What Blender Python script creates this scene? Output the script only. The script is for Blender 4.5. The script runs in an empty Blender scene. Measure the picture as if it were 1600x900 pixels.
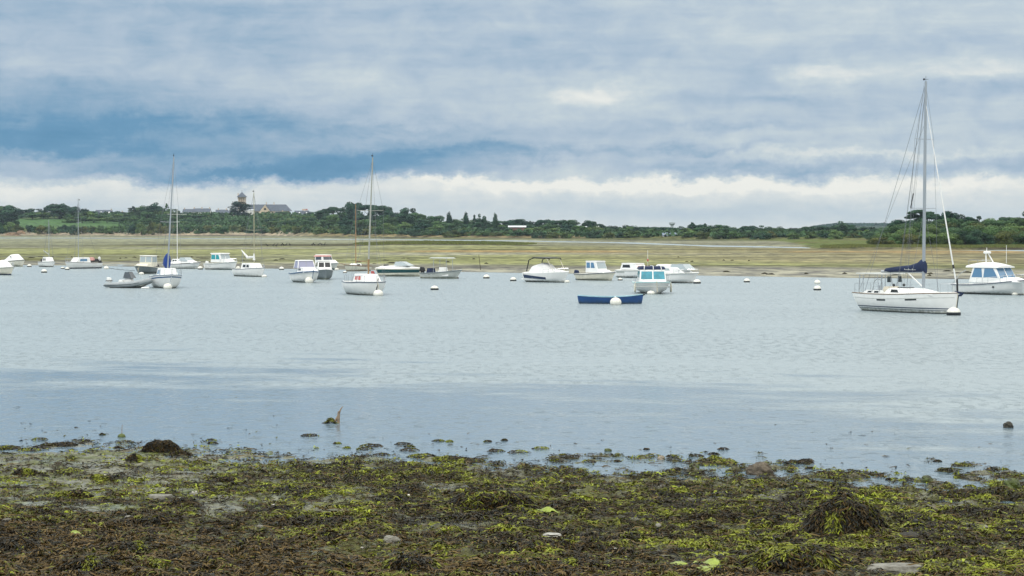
import bpy, math, random
import numpy as np
from mathutils import Vector, Matrix
R = math.radians
random.seed(7)
SC = bpy.context.scene
COL = SC.collection

# ------------------------------------------------------------------ camera, sky, sun, exposure
F = 3111.0; CAMZ = 5.6; TILT = math.atan(93.0 / F)
cd = bpy.data.cameras.new('camera'); cam = bpy.data.objects.new('camera', cd); COL.objects.link(cam)
cd.lens = 70.0; cd.sensor_width = 36.0; cd.clip_end = 30000; cd.clip_start = 0.1
cam.location = (0, 0, CAMZ); cam.rotation_euler = (R(90) - TILT, 0, 0)
SC.camera = cam
SC.view_settings.view_transform = 'Standard'
SC.view_settings.look = 'None'
SC.view_settings.exposure = 0.10
SC.view_settings.gamma = 1.0
SC.view_settings.use_curve_mapping = False
SC.cycles.volume_bounces = 0
SC.cycles.max_bounces = 6
SC.cycles.use_denoising = True

sl = bpy.data.lights.new('sun', 'SUN'); so = bpy.data.objects.new('sun', sl); COL.objects.link(so)
sl.energy = 1.4; sl.angle = R(14); sl.color = (1, 0.97, 0.92)
SUN_EL, SUN_AZ = 50.0, 215.0        # azimuth clockwise from +Y: behind the camera, to the left
sd = Vector((math.sin(R(SUN_AZ)) * math.cos(R(SUN_EL)), math.cos(R(SUN_AZ)) * math.cos(R(SUN_EL)), math.sin(R(SUN_EL))))
so.rotation_euler = sd.to_track_quat('Z', 'Y').to_euler()

class NT:
    """small helper for writing node trees"""
    def __init__(s, nt): s.nt = nt; s.n = nt.nodes; s.l = nt.links
    def node(s, t, **kw):
        n = s.n.new(t)
        for k, v in kw.items(): setattr(n, k, v)
        return n
    def put(s, sock, v):
        if isinstance(v, bpy.types.NodeSocket): s.l.new(v, sock)
        else: sock.default_value = v
    def m(s, op, a, b=None, c=None, clamp=False):
        n = s.n.new('ShaderNodeMath'); n.operation = op; n.use_clamp = clamp
        s.put(n.inputs[0], a)
        if b is not None: s.put(n.inputs[1], b)
        if c is not None: s.put(n.inputs[2], c)
        return n.outputs[0]
    def mix(s, f, a, b, blend='MIX'):
        n = s.n.new('ShaderNodeMix'); n.data_type = 'RGBA'; n.blend_type = blend
        s.put(n.inputs[0], f)
        for i, v in ((6, a), (7, b)):
            if not isinstance(v, bpy.types.NodeSocket): v = (*v, 1) if len(v) == 3 else v
            s.put(n.inputs[i], v)
        return n.outputs[2]
    def comb(s, x, y, z=0.0):
        n = s.n.new('ShaderNodeCombineXYZ'); s.put(n.inputs[0], x); s.put(n.inputs[1], y); s.put(n.inputs[2], z); return n.outputs[0]
    def noise(s, vec, scale=1.0, detail=4, rough=0.5, dist=0.0):
        n = s.n.new('ShaderNodeTexNoise'); s.put(n.inputs['Vector'], vec)
        s.put(n.inputs['Scale'], scale); s.put(n.inputs['Detail'], detail); s.put(n.inputs['Roughness'], rough); s.put(n.inputs['Distortion'], dist)
        return n.outputs['Fac']
    def ramp(s, f, pts, interp='LINEAR'):
        n = s.n.new('ShaderNodeValToRGB'); cr = n.color_ramp; cr.interpolation = interp
        while len(cr.elements) < len(pts): cr.elements.new(0.5)
        for e, (p, c) in zip(cr.elements, pts):
            e.position = p; e.color = (*c, 1) if len(c) == 3 else c
        s.put(n.inputs[0], f); return n.outputs[0]
    def mapr(s, f, a, b, c=0.0, d=1.0, smooth=True):
        n = s.n.new('ShaderNodeMapRange'); n.clamp = True
        if smooth: n.interpolation_type = 'SMOOTHSTEP'
        s.put(n.inputs[0], f)
        for i, v in zip((1, 2, 3, 4), (a, b, c, d)): s.put(n.inputs[i], v)
        return n.outputs[0]
    def bump(s, h, strength=0.3, dist=0.1, normal=None):
        n = s.n.new('ShaderNodeBump'); s.put(n.inputs['Height'], h); s.put(n.inputs['Strength'], strength); s.put(n.inputs['Distance'], dist)
        if normal: s.l.new(normal, n.inputs['Normal'])
        return n.outputs[0]

def build_world():
    w = bpy.data.worlds.new('World'); SC.world = w; w.use_nodes = True
    t = NT(w.node_tree); t.n.clear()
    out = t.node('ShaderNodeOutputWorld'); bg = t.node('ShaderNodeBackground')
    t.l.new(bg.outputs[0], out.inputs[0]); bg.inputs[1].default_value = 0.1
    sky = t.node('ShaderNodeTexSky'); sky.sky_type = 'NISHITA'; sky.sun_disc = False
    sky.sun_elevation = R(SUN_EL); sky.sun_rotation = R(SUN_AZ)
    tc = t.node('ShaderNodeTexCoord'); sp = t.node('ShaderNodeSeparateXYZ'); t.l.new(tc.outputs['Generated'], sp.inputs[0])
    X, Y, Z = sp.outputs
    az = t.m('ARCTAN2', X, Y); el = t.m('ARCSINE', Z)
    U = t.m('MULTIPLY', az, 57.2958); V = t.m('MULTIPLY', el, 57.2958)      # degrees
    # warp
    wv = t.comb(t.m('MULTIPLY', U, 0.75), t.m('MULTIPLY', V, 1.15), 3.1)
    n1 = t.noise(wv, 1.0, 5, 0.55); n2 = t.noise(t.comb(t.m('MULTIPLY', U, 0.75), t.m('MULTIPLY', V, 1.15), 9.7), 1.0, 8, 0.66)
    Uw = t.m('ADD', U, t.m('MULTIPLY', t.m('SUBTRACT', n1, 0.5), 2.6))
    Vw = t.m('ADD', V, t.m('MULTIPLY', t.m('SUBTRACT', n2, 0.5), 1.25))
    ang = 57.2958 / F
    # height profile of cloud darkness
    stops = [(-2, .12), (0.2, .20), (0.8, .16), (1.15, .12), (1.5, .36), (2.2, .50), (3.0, .50), (4.2, .44), (5.5, .46), (6.6, .45), (9.5, .44), (15, .20), (30, .10), (90, .06)]
    fc = t.node('ShaderNodeFloatCurve'); cu = fc.mapping.curves[0]
    tv = lambda v: (math.log(1 + max(v, -0.9) ) if False else 0)
    # piecewise from map ranges: log-like axis  s = (V+2)/(V+8)
    sax = t.m('DIVIDE', t.m('ADD', Vw, 2.0), t.m('ADD', t.m('MAXIMUM', Vw, -2.0), 8.0))
    pts = [((v + 2) / (v + 8), d) for v, d in stops]
    while len(cu.points) < len(pts): cu.points.new(0.5, 0.5)
    for p, (a, b) in zip(cu.points, sorted(pts)): p.location = (a, b); p.handle_type = 'AUTO_CLAMPED'
    fc.mapping.update(); fc.inputs['Factor'].default_value = 1.0
    t.l.new(sax, fc.inputs['Value']); D = fc.outputs[0]
    blobs = [(70, 205, 230, 30, .30), (120, 238, 230, 18, .28), (330, 190, 170, 16, .20), (560, 205, 190, 12, .20), (530, 258, 170, 26, .42),
             (400, 276, 140, 10, .26), (720, 238, 130, 14, .2), (100, 150, 170, 30, .16), (850, 95, 130, 22, .12), (1185, 120, 40, 18, .16),
             (1250, 158, 170, 12, .1), (1150, 200, 130, 8, .14), (1130, 232, 120, 7, .16), (850, 232, 130, 9, .15), (1150, 270, 170, 8, .14), (1540, 150, 110, 16, .1),
             (250, 285, 300, 6, .12), (300, 60, 350, 30, .05),
             (60, 262, 85, 13, -.16), (370, 260, 80, 12, -.14), (250, 272, 330, 13, .30), (1250, 262, 450, 8, .12), (560, 130, 150, 26, -.12), (935, 150, 85, 22, -.26), (1270, 118, 80, 13, -.16),
             (1500, 110, 110, 16, -.16), (1420, 243, 260, 7, -.16), (1030, 292, 260, 8, -.24), (720, 282, 130, 9, -.26), (860, 262, 80, 10, -.2), (1450, 290, 160, 10, -.12),
             (1250, 215, 300, 40, -.10), (800, 180, 180, 30, -.10), (60, 100, 120, 30, -.06), (1350, 30, 250, 25, -.06), (1150, 330, 500, 16, .10), (1250, 255, 420, 26, -.03), (180, 330, 260, 14, .05)]
    for bx, by, rx, ry, am in blobs:
        bu = math.degrees(math.atan((bx - 800) / F)); bv = math.degrees(math.atan((357 - by) / F))
        du = t.m('MULTIPLY', t.m('SUBTRACT', Uw, bu), 1 / (rx * ang)); dv = t.m('MULTIPLY', t.m('SUBTRACT', Vw, bv), 1 / (ry * ang))
        g = t.m('EXPONENT', t.m('MULTIPLY', t.m('ADD', t.m('MULTIPLY', du, du), t.m('MULTIPLY', dv, dv)), -1.0))
        D = t.m('MULTIPLY_ADD', g, am, D)
    f1 = t.noise(t.comb(t.m('MULTIPLY', U, 0.7), t.m('MULTIPLY', V, 1.25), 1.0), 1.0, 9, 0.62, 0.5)
    f2 = t.noise(t.comb(t.m('MULTIPLY', U, 0.20), t.m('MULTIPLY', V, 1.7), 5.0), 1.0, 6, 0.6, 0.3)
    amp = t.mapr(V, 0.2, 2.0, 0.20, 0.44)
    D = t.m('MULTIPLY_ADD', t.m('SUBTRACT', f1, 0.5), amp, D)
    D = t.m('MULTIPLY_ADD', t.m('SUBTRACT', f2, 0.5), amp, D)
    right = t.mapr(U, -14.0, 14.0, 0.04, -0.10, False)
    D = t.m('ADD', D, t.m('MULTIPLY', right, t.mapr(V, 1.2, 2.4)))
    c = t.ramp(D, [(0.0, (.84, .84, .79)), (0.12, (.71, .74, .73)), (0.28, (.53, .61, .66)), (0.45, (.40, .50, .61)), (0.62, (.27, .40, .54)), (0.85, (.12, .285, .46)), (1.0, (.09, .25, .42))])
    hi = t.mapr(V, 9.0, 27.0, 1.0, 1.85)
    sc = t.m('MULTIPLY', hi, 10.0)
    vm = t.node('ShaderNodeVectorMath', operation='SCALE'); t.l.new(c, vm.inputs[0]); t.l.new(sc, vm.inputs[3])
    fin = t.mix(0.95, sky.outputs[0], vm.outputs[0])
    t.l.new(fin, bg.inputs[0])
build_world()

# ------------------------------------------------------------------ helpers
def ray(px, py):
    d = Vector(((px - 800) / F, 1, 0)); u = (450 - py) / F
    c, s = math.cos(TILT), math.sin(TILT)
    return Vector((d.x, c + u * s, -s + u * c))
def P(px, py, z=0.0):
    r = ray(px, py); k = (z - CAMZ) / r.z
    return Vector((r.x * k, r.y * k, z))
def zat(py, Y): return CAMZ + (357 - py) / F * Y
def xat(px, Y): return (px - 800) / F * Y

def mat(name, col, rough=0.5, metal=0.0, var=0.0, scale=3.0, bump=0.0, spec=0.5, alpha=None, stain=None, attr=False, rnd=0.0, trans=0.0):
    m = bpy.data.materials.new(name); m.use_nodes = True
    t = NT(m.node_tree); b = t.n['Principled BSDF']
    b.inputs['Roughness'].default_value = rough; b.inputs['Metallic'].default_value = metal
    b.inputs['Specular IOR Level'].default_value = spec
    g = t.node('ShaderNodeNewGeometry'); tc = t.node('ShaderNodeTexCoord'); ob = tc.outputs['Object']
    c = None
    if attr:
        a = t.node('ShaderNodeVertexColor', layer_name='col'); c = a.outputs[0]
    base = c if c is not None else (*col, 1)
    if var:
        n = t.noise(ob, scale, 4, 0.6)
        c = t.mix(t.mapr(n, 0.3, 0.7), t.mix(1.0, base, (1 - var, 1 - var, 1 - var), 'MULTIPLY'), t.mix(1.0, base, (1 + var * .5, 1 + var * .5, 1 + var * .5), 'MULTIPLY'))
    if rnd:
        oi = t.node('ShaderNodeObjectInfo')
        k = t.m('MULTIPLY_ADD', oi.outputs['Random'], 2 * rnd, 1 - rnd)
        vm = t.node('ShaderNodeVectorMath', operation='SCALE')
        t.put(vm.inputs[0], c if c is not None else (col[0], col[1], col[2])); t.l.new(k, vm.inputs[3]); c = vm.outputs[0]
    if stain is not None:                       # weed and rust growing up from the waterline, streaked
        sp = t.node('ShaderNodeSeparateXYZ'); t.l.new(ob, sp.inputs[0])
        n = t.noise(t.comb(t.m('MULTIPLY', sp.outputs[0], 4.0), t.m('MULTIPLY', sp.outputs[1], 4.0), t.m('MULTIPLY', sp.outputs[2], .8)), 1.0, 4, 0.6)
        hgt = t.m('MULTIPLY_ADD', n, -0.45, t.m('ADD', sp.outputs[2], 0.02))
        c = t.mix(t.mapr(hgt, -0.22, 0.10, 0.75, 0.0), c if c is not None else base, stain)
    t.put(b.inputs['Base Color'], c if c is not None else base)
    if bump:
        t.l.new(t.bump(t.noise(ob, scale * 3, 5, 0.6), bump, 0.05), b.inputs['Normal'])
    if alpha is not None: b.inputs['Alpha'].default_value = alpha
    if trans: b.inputs['Transmission Weight'].default_value = trans
    return m

class MB:
    def __init__(s): s.v = []; s.f = []
    def add(s, vs, fs):
        o = len(s.v); s.v += [tuple(v) for v in vs]; s.f += [tuple(i + o for i in f) for f in fs]; return s
    def box(s, a, b):
        (x0, y0, z0), (x1, y1, z1) = a, b
        return s.add([(x0, y0, z0), (x1, y0, z0), (x1, y1, z0), (x0, y1, z0), (x0, y0, z1), (x1, y0, z1), (x1, y1, z1), (x0, y1, z1)],
                     [(0, 3, 2, 1), (4, 5, 6, 7), (0, 1, 5, 4), (1, 2, 6, 5), (2, 3, 7, 6), (3, 0, 4, 7)])
    def hexa(s, p8):
        return s.add(p8, [(0, 3, 2, 1), (4, 5, 6, 7), (0, 1, 5, 4), (1, 2, 6, 5), (2, 3, 7, 6), (3, 0, 4, 7)])
    def tube(s, pts, r, n=6, caps=True):
        pts = [Vector(p) for p in pts]; rs = r if isinstance(r, (list, tuple)) else [r] * len(pts)
        vs = []; fs = []
        for i, p in enumerate(pts):
            d = (pts[min(i + 1, len(pts) - 1)] - pts[max(i - 1, 0)]).normalized()
            a = d.orthogonal().normalized() if i == 0 else (pa - d * pa.dot(d)).normalized()
            pa = a; b = d.cross(a)
            for k in range(n):
                th = 2 * math.pi * k / n; vs.append(p + (a * math.cos(th) + b * math.sin(th)) * rs[i])
        for i in range(len(pts) - 1):
            for k in range(n):
                fs.append((i * n + k, i * n + (k + 1) % n, (i + 1) * n + (k + 1) % n, (i + 1) * n + k))
        if caps: fs.append(tuple(range(n - 1, -1, -1))); fs.append(tuple(range((len(pts) - 1) * n, len(pts) * n)))
        return s.add(vs, fs)
    def lathe(s, prof, c=(0, 0, 0), n=16, sx=1.0, sy=1.0):
        vs = []; fs = []
        for r, z in prof:
            for k in range(n):
                th = 2 * math.pi * k / n; vs.append((c[0] + r * math.cos(th) * sx, c[1] + r * math.sin(th) * sy, c[2] + z))
        for i in range(len(prof) - 1):
            for k in range(n): fs.append((i * n + k, i * n + (k + 1) % n, (i + 1) * n + (k + 1) % n, (i + 1) * n + k))
        fs.append(tuple(range(n - 1, -1, -1))); fs.append(tuple(range((len(prof) - 1) * n, len(prof) * n)))
        return s.add(vs, fs)
    def blob(s, c, r, n=12, m=8, squash=1.0):
        prof = [(max(0.001, math.sin(math.pi * i / m)), -math.cos(math.pi * i / m)) for i in range(m + 1)]
        o = len(s.v)
        s.lathe(prof, (0, 0, 0), n)
        for i in range(o, len(s.v)):
            x, y, z = s.v[i]
            s.v[i] = (c[0] + x * r[0], c[1] + y * r[1], c[2] + z * r[2])
        return s
    def loft(s, rings, closed=True, cap=True):
        n = len(rings[0]); vs = [p for r in rings for p in r]; fs = []
        for i in range(len(rings) - 1):
            for k in range(n if closed else n - 1):
                fs.append((i * n + k, i * n + (k + 1) % n, (i + 1) * n + (k + 1) % n, (i + 1) * n + k))
        if cap and closed: fs.append(tuple(range(n - 1, -1, -1))); fs.append(tuple(range((len(rings) - 1) * n, len(rings) * n)))
        return s.add(vs, fs)
    def build(s, name, m, parent=None, smooth=False, bevel=0.0):
        me = bpy.data.meshes.new(name); me.from_pydata(s.v, [], s.f); me.update()
        if isinstance(m, (list, tuple)):
            for q in m: me.materials.append(q)
        else: me.materials.append(m)
        o = bpy.data.objects.new(name, me); COL.objects.link(o)
        if smooth:
            me.polygons.foreach_set('use_smooth', [True] * len(me.polygons))
            try: me.set_sharp_from_angle(angle=R(38))
            except Exception: pass
        if bevel:
            bm = o.modifiers.new('bevel', 'BEVEL'); bm.width = bevel; bm.segments = 2; bm.limit_method = 'ANGLE'; bm.angle_limit = R(35)
        if parent: o.parent = parent
        return o

def tag(o, label=None, cat=None, group=None, kind=None):
    if label: o['label'] = label
    if cat: o['category'] = cat
    if group: o['group'] = group
    if kind: o['kind'] = kind
    return o
def empty(name, loc, rz=0.0, label=None, cat=None, group=None):
    o = bpy.data.objects.new(name, None); COL.objects.link(o); o.location = loc; o.rotation_euler = (0, 0, rz); o.empty_display_size = 0.2
    return tag(o, label, cat, group)
def copy_tree(o, parent=None):
    c = o.copy(); COL.objects.link(c); c.parent = parent
    for ch in list(o.children): copy_tree(ch, c)
    return c

# numpy value noise
def _h(ix, iy, seed):
    h = (ix.astype(np.int64) * 374761393 + iy.astype(np.int64) * 668265263 + seed * 1442695041) & 0x7fffffff
    h = ((h ^ (h >> 13)) * 1274126177) & 0x7fffffff
    return ((h ^ (h >> 16)) & 0xffff) / 65535.0
def vn(x, y, seed=0):
    x = np.asarray(x, float); y = np.asarray(y, float)
    ix = np.floor(x); iy = np.floor(y); fx = x - ix; fy = y - iy
    fx = fx * fx * (3 - 2 * fx); fy = fy * fy * (3 - 2 * fy)
    a = _h(ix, iy, seed); b = _h(ix + 1, iy, seed); c = _h(ix, iy + 1, seed); d = _h(ix + 1, iy + 1, seed)
    return a + (b - a) * fx + (c - a) * fy + (a - b - c + d) * fx * fy
def fbm(x, y, seed=0, o=4, g=0.5):
    s = 0; a = 1; t = 0
    for i in range(o):
        s = s + a * vn(x * 2 ** i + 17.3 * i, y * 2 ** i - 9.1 * i, seed + i); t += a; a *= g
    return s / t
def ss(a, b, x):
    t = np.clip((np.asarray(x, float) - a) / (b - a), 0, 1); return t * t * (3 - 2 * t)
def grid_mesh(name, xs, ys, Z, m, colfn=None):
    """tensor or warped grid: xs, ys, Z are 2-D arrays"""
    nr, nc = Z.shape
    co = np.stack([xs, ys, Z], -1).reshape(-1, 3).astype(np.float32)
    i = np.arange(nr - 1)[:, None] * nc + np.arange(nc - 1)[None, :]
    q = np.stack([i, i + 1, i + nc + 1, i + nc], -1).reshape(-1)
    return raw_mesh(name, co, q.astype(np.int32), 4, m, colfn, True)
def raw_mesh(name, co, idx, k, m, cols=None, smooth=False):
    me = bpy.data.meshes.new(name); nf = len(idx) // k
    me.vertices.add(len(co)); me.vertices.foreach_set('co', co.reshape(-1))
    me.loops.add(len(idx)); me.loops.foreach_set('vertex_index', idx)
    me.polygons.add(nf); me.polygons.foreach_set('loop_start', np.arange(nf, dtype=np.int32) * k)
    me.update(calc_edges=True)
    if smooth: me.polygons.foreach_set('use_smooth', np.ones(nf, bool))
    if cols is not None:
        a = me.color_attributes.new('col', 'FLOAT_COLOR', 'POINT')
        c = np.ones((len(co), 4), np.float32); c[:, :3] = cols.reshape(-1, 3); a.data.foreach_set('color', c.reshape(-1))
    me.materials.append(m)
    o = bpy.data.objects.new(name, me); COL.objects.link(o); return o

# ------------------------------------------------------------------ terrain heights
def shoreY(x): return 45.6 - 0.37 * np.clip(x, -22, 22) + 1.1 * (fbm(np.asarray(x) * 0.25, 0 * np.asarray(x) + 3.3, 5, 3) - .5)
def near_base(x, Y):
    d = shoreY(x) - Y
    z = np.where(d > 0, 0.022 * d + 0.0009 * np.clip(d, 0, 20) ** 2, 0.017 * d)
    z = np.maximum(z, -1.6)
    up = ss(22, 44, d) * 3.0
    return z + up
def cover(x, Y):
    """0 bare mud .. 1 thick weed"""
    n = fbm(x * 0.35, Y * 0.5, 11, 4)
    left = ss(0.5, -7.5, x + (n - .5) * 5) * ss(33.0, 38.5, Y + (n - .5) * 5)
    mid = ss(1.2, -1.0, np.abs(Y - 36.5 + 0.15 * x)) * 0.45 * ss(8, 0, x)
    n2 = fbm(x * 1.5, Y * 2.2, 12, 4)
    return np.clip(0.93 - 0.66 * left - mid * .7 + (n - 0.5) * 0.8 + (n2 - .5) * 1.1 * (left + mid), 0, 1)
def near_z(x, Y):
    c = cover(x, Y)
    lump = fbm(x * 1.6, Y * 1.9, 21, 3); fine = fbm(x * 5.0, Y * 5.0, 31, 3)
    big = fbm(x * 0.45, Y * 0.6, 41, 2)
    knob = np.clip(vn(x * 3.1 + 50, Y * 3.1, 45) * 3.2 - 2.1, 0, 1)
    near = near_base(x, Y)
    amp = ss(58, 48, Y) * ss(-0.30, -0.02, near)
    return near + amp * ((0.25 + 0.75 * c) * ((lump - .5) * 0.24 + (fine - .5) * 0.17 + knob * .085) + (big - .5) * 0.10) 
XE = [-600, -80, -27, 0, 57, 300]; YE = [420, 311, 276, 254, 219, 190]
def edgeY(x): return np.interp(x, XE, YE) + 9 * (fbm(np.asarray(x) * 0.05, 0 * np.asarray(x), 3, 4) - .5)
TS = [-0.6, -0.257, -0.129, -0.096, -0.032, 0.032, 0.112, 0.177, 0.23, 0.6]
YS = [1500, 1450, 1440, 1300, 1120, 1060, 960, 900, 880, 860]
def landY(t): return np.interp(t, TS, YS)
TC = [-0.6, -0.257, -0.129, 0.0, 0.06, 0.10, 0.16, 0.257, 0.6]
YC = [1300, 1190, 1060, 900, 760, 640, 560, 505, 480]
TH = [-0.6, -0.257, -0.16, -0.12, -0.09, -0.06, -0.03, 0.03, 0.1, 0.2, 0.6]
ZH = [14, 15, 15, 15, 12.5, 11, 6.5, 3.5, 1.5, 1.2, 2]
def far_z(x, Y):
    x = np.asarray(x, float); Y = np.asarray(Y, float); t = x / np.maximum(Y, 1)
    d = Y - edgeY(x)
    z = -1.0 + ss(-40, 0, d) * 1.0
    z = np.where(d > 0, 0.02 + 0.16 * ss(0, 60, d) + 0.12 * ss(60, 300, d), z)
    z = z + ss(-5, 10, d) * ((fbm(x * 0.06, Y * 0.025, 51, 4) - .5) * 0.22 + (fbm(x * .3, Y * .12, 52, 3) - .5) * .08)
    # channel behind the flats
    yc = np.interp(t, TC, YC); wv = (fbm(x * 0.01, Y * 0.006, 61, 3) - .5) * 60
    ch = np.exp(-((Y - yc + wv) / (0.055 * yc)) ** 2); z = z - 0.42 * ch
    # grassy bank among the flats
    bank = np.exp(-((x + 22) / 26) ** 4) * np.exp(-((Y - 640) / 55.0) ** 2); z = z + bank * 0.75
    tail = np.exp(-((x + 60) / 70) ** 4) * np.exp(-((Y - 640) / 14.0) ** 2); z = z + tail * 0.30
    # land
    ly = landY(t) + 30 * (fbm(x * 0.01, 0 * x, 71, 3) - .5)
    land = ss(0, 14, Y - ly) * 1.3 + ss(0, 60, Y - ly) * 1.2 * ss(-.06, -.12, t)
    zh = np.interp(t, TH, ZH)
    rel = np.clip((Y - ly - 20) / 300.0, 0, 1)
    hill = zh * np.where(rel < 0.16, rel / 0.16 * 0.36, 0.36 + 0.64 * ss(0.0, 1.0, (rel - .16) / .84)) * (Y > ly)
    flat = zh * rel ** 0.8 * (Y > ly)
    hill = np.where(t < -0.085, hill, flat)
    z = z + land + hill
    # promontory on the right
    pe = ss(0.0, 0.010, t - (0.1480 + 0.00022 * (560 - np.minimum(Y, 900)) * 0.3) + 0.004 * (fbm(Y * .03, x * .03, 81, 2) - .5))
    pr = ss(0, 10, Y - (515 + 22 * (fbm(x * 0.03, 0 * x, 82, 3) - .5))) * pe * ss(980, 860, Y)
    z = z * (1 - pr) + pr * (0.75 + 1.9 * ss(555, 640, Y) * ss(.182, .20, t) + 0.15 * (fbm(x * .1, Y * .05, 83, 3) - .5))
    # far hills
    fh = ss(2600, 4200, Y) * (5 + 7 * fbm(x * 0.003 + 3, Y * 0.0012, 91, 3)) * ss(.145, .165, t)
    z = z + np.where(Y > 2400, fh, 0)
    return z

# ------------------------------------------------------------------ ground materials
def mud_near():
    m = bpy.data.materials.new('wet_mud'); m.use_nodes = True; t = NT(m.node_tree); b = t.n['Principled BSDF']
    g = t.node('ShaderNodeNewGeometry'); p = g.outputs['Position']
    a = t.node('ShaderNodeVertexColor', layer_name='col').outputs[0]
    n = t.noise(p, 9.0, 6, 0.65); n2 = t.noise(p, 45.0, 4, 0.6)
    c = t.mix(t.mapr(n, .35, .65), t.mix(1, a, (.5, .5, .45), 'MULTIPLY'), t.mix(1, a, (1.35, 1.35, 1.3), 'MULTIPLY'))
    c = t.mix(t.mapr(n2, .6, .72), c, (.045, .045, .03)); c = t.mix(t.mapr(n2, .30, .22), c, (.36, .35, .30))
    t.put(b.inputs['Base Color'], c)
    wet = t.noise(p, 0.9, 4, 0.55)
    t.put(b.inputs['Roughness'], t.mapr(wet, .42, .56, .62, .16))
    t.l.new(t.bump(t.m('ADD', n, t.m('MULTIPLY', n2, .35)), .55, .06), b.inputs['Normal']); return m
def mud_far():
    m = bpy.data.materials.new('tidal_flat'); m.use_nodes = True; t = NT(m.node_tree); b = t.n['Principled BSDF']
    g = t.node('ShaderNodeNewGeometry'); p = g.outputs['Position']
    a = t.node('ShaderNodeVertexColor', layer_name='col').outputs[0]
    sp = t.node('ShaderNodeSeparateXYZ'); t.l.new(p, sp.inputs[0])
    v = t.comb(t.m('MULTIPLY', sp.outputs[0], .30), t.m('MULTIPLY', sp.outputs[1], .12))
    n = t.noise(v, 1.0, 7, 0.68)
    v3 = t.comb(t.m('MULTIPLY', sp.outputs[0], 1.3), t.m('MULTIPLY', sp.outputs[1], .45))
    n3 = t.noise(v3, 1.0, 5, 0.65)
    c = t.mix(t.mapr(n, .36, .64), t.mix(1, a, (.50, .50, .54), 'MULTIPLY'), t.mix(1, a, (1.4, 1.38, 1.25), 'MULTIPLY'))
    c = t.mix(t.mapr(n3, .60, .70, 0, .75), c, (.05, .055, .02))
    t.put(b.inputs['Base Color'], c); b.inputs['Roughness'].default_value = .8; b.inputs['Specular IOR Level'].default_value = .06
    t.l.new(t.bump(n3, .5, .1), b.inputs['Normal']); return m

def build_foreshore():
    xs = np.concatenate([[-900, -300, -120, -60, -36, -26], np.arange(-20, 20.01, .07), [26, 36, 60, 120, 300, 900]])
    ys = np.concatenate([[-38, -30, -20, -10, 0, 6, 12, 17, 21, 24], np.arange(26.5, 56, .07), [58, 62, 70, 85, 110, 150, 200, 260]])
    X, Y = np.meshgrid(xs, ys); Z = near_z(X, Y); c = cover(X, Y)
    n = fbm(X * .6, Y * .8, 101, 4)[..., None]
    g3 = fbm(X * 1.1 + 9, Y * 2.0, 131, 4)[..., None]; bare = np.array([.115, .110, .060]) * (1 - n) + np.array([.215, .215, .17]) * n; kk = np.clip((g3 - .45) * 5, 0, 1); bare = bare * (1 - kk) + np.array([.095, .115, .030]) * kk
    weed = np.array([.040, .032, .010]) * (1 - n) + np.array([.095, .100, .018]) * n  # weedy ground, its dark colour also painting the shade beneath dense fronds
    k = np.clip(c * 1.25, 0, 1)[..., None]
    colr = bare * (1 - k) + weed * k
    up = ss(2.0, 3.0, Z)[..., None]; colr = colr * (1 - up) + np.array([.05, .08, .025]) * up
    o = grid_mesh('foreshore', X, Y, Z, mud_near(), colr); tag(o, kind='structure')
build_foreshore()

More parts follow.
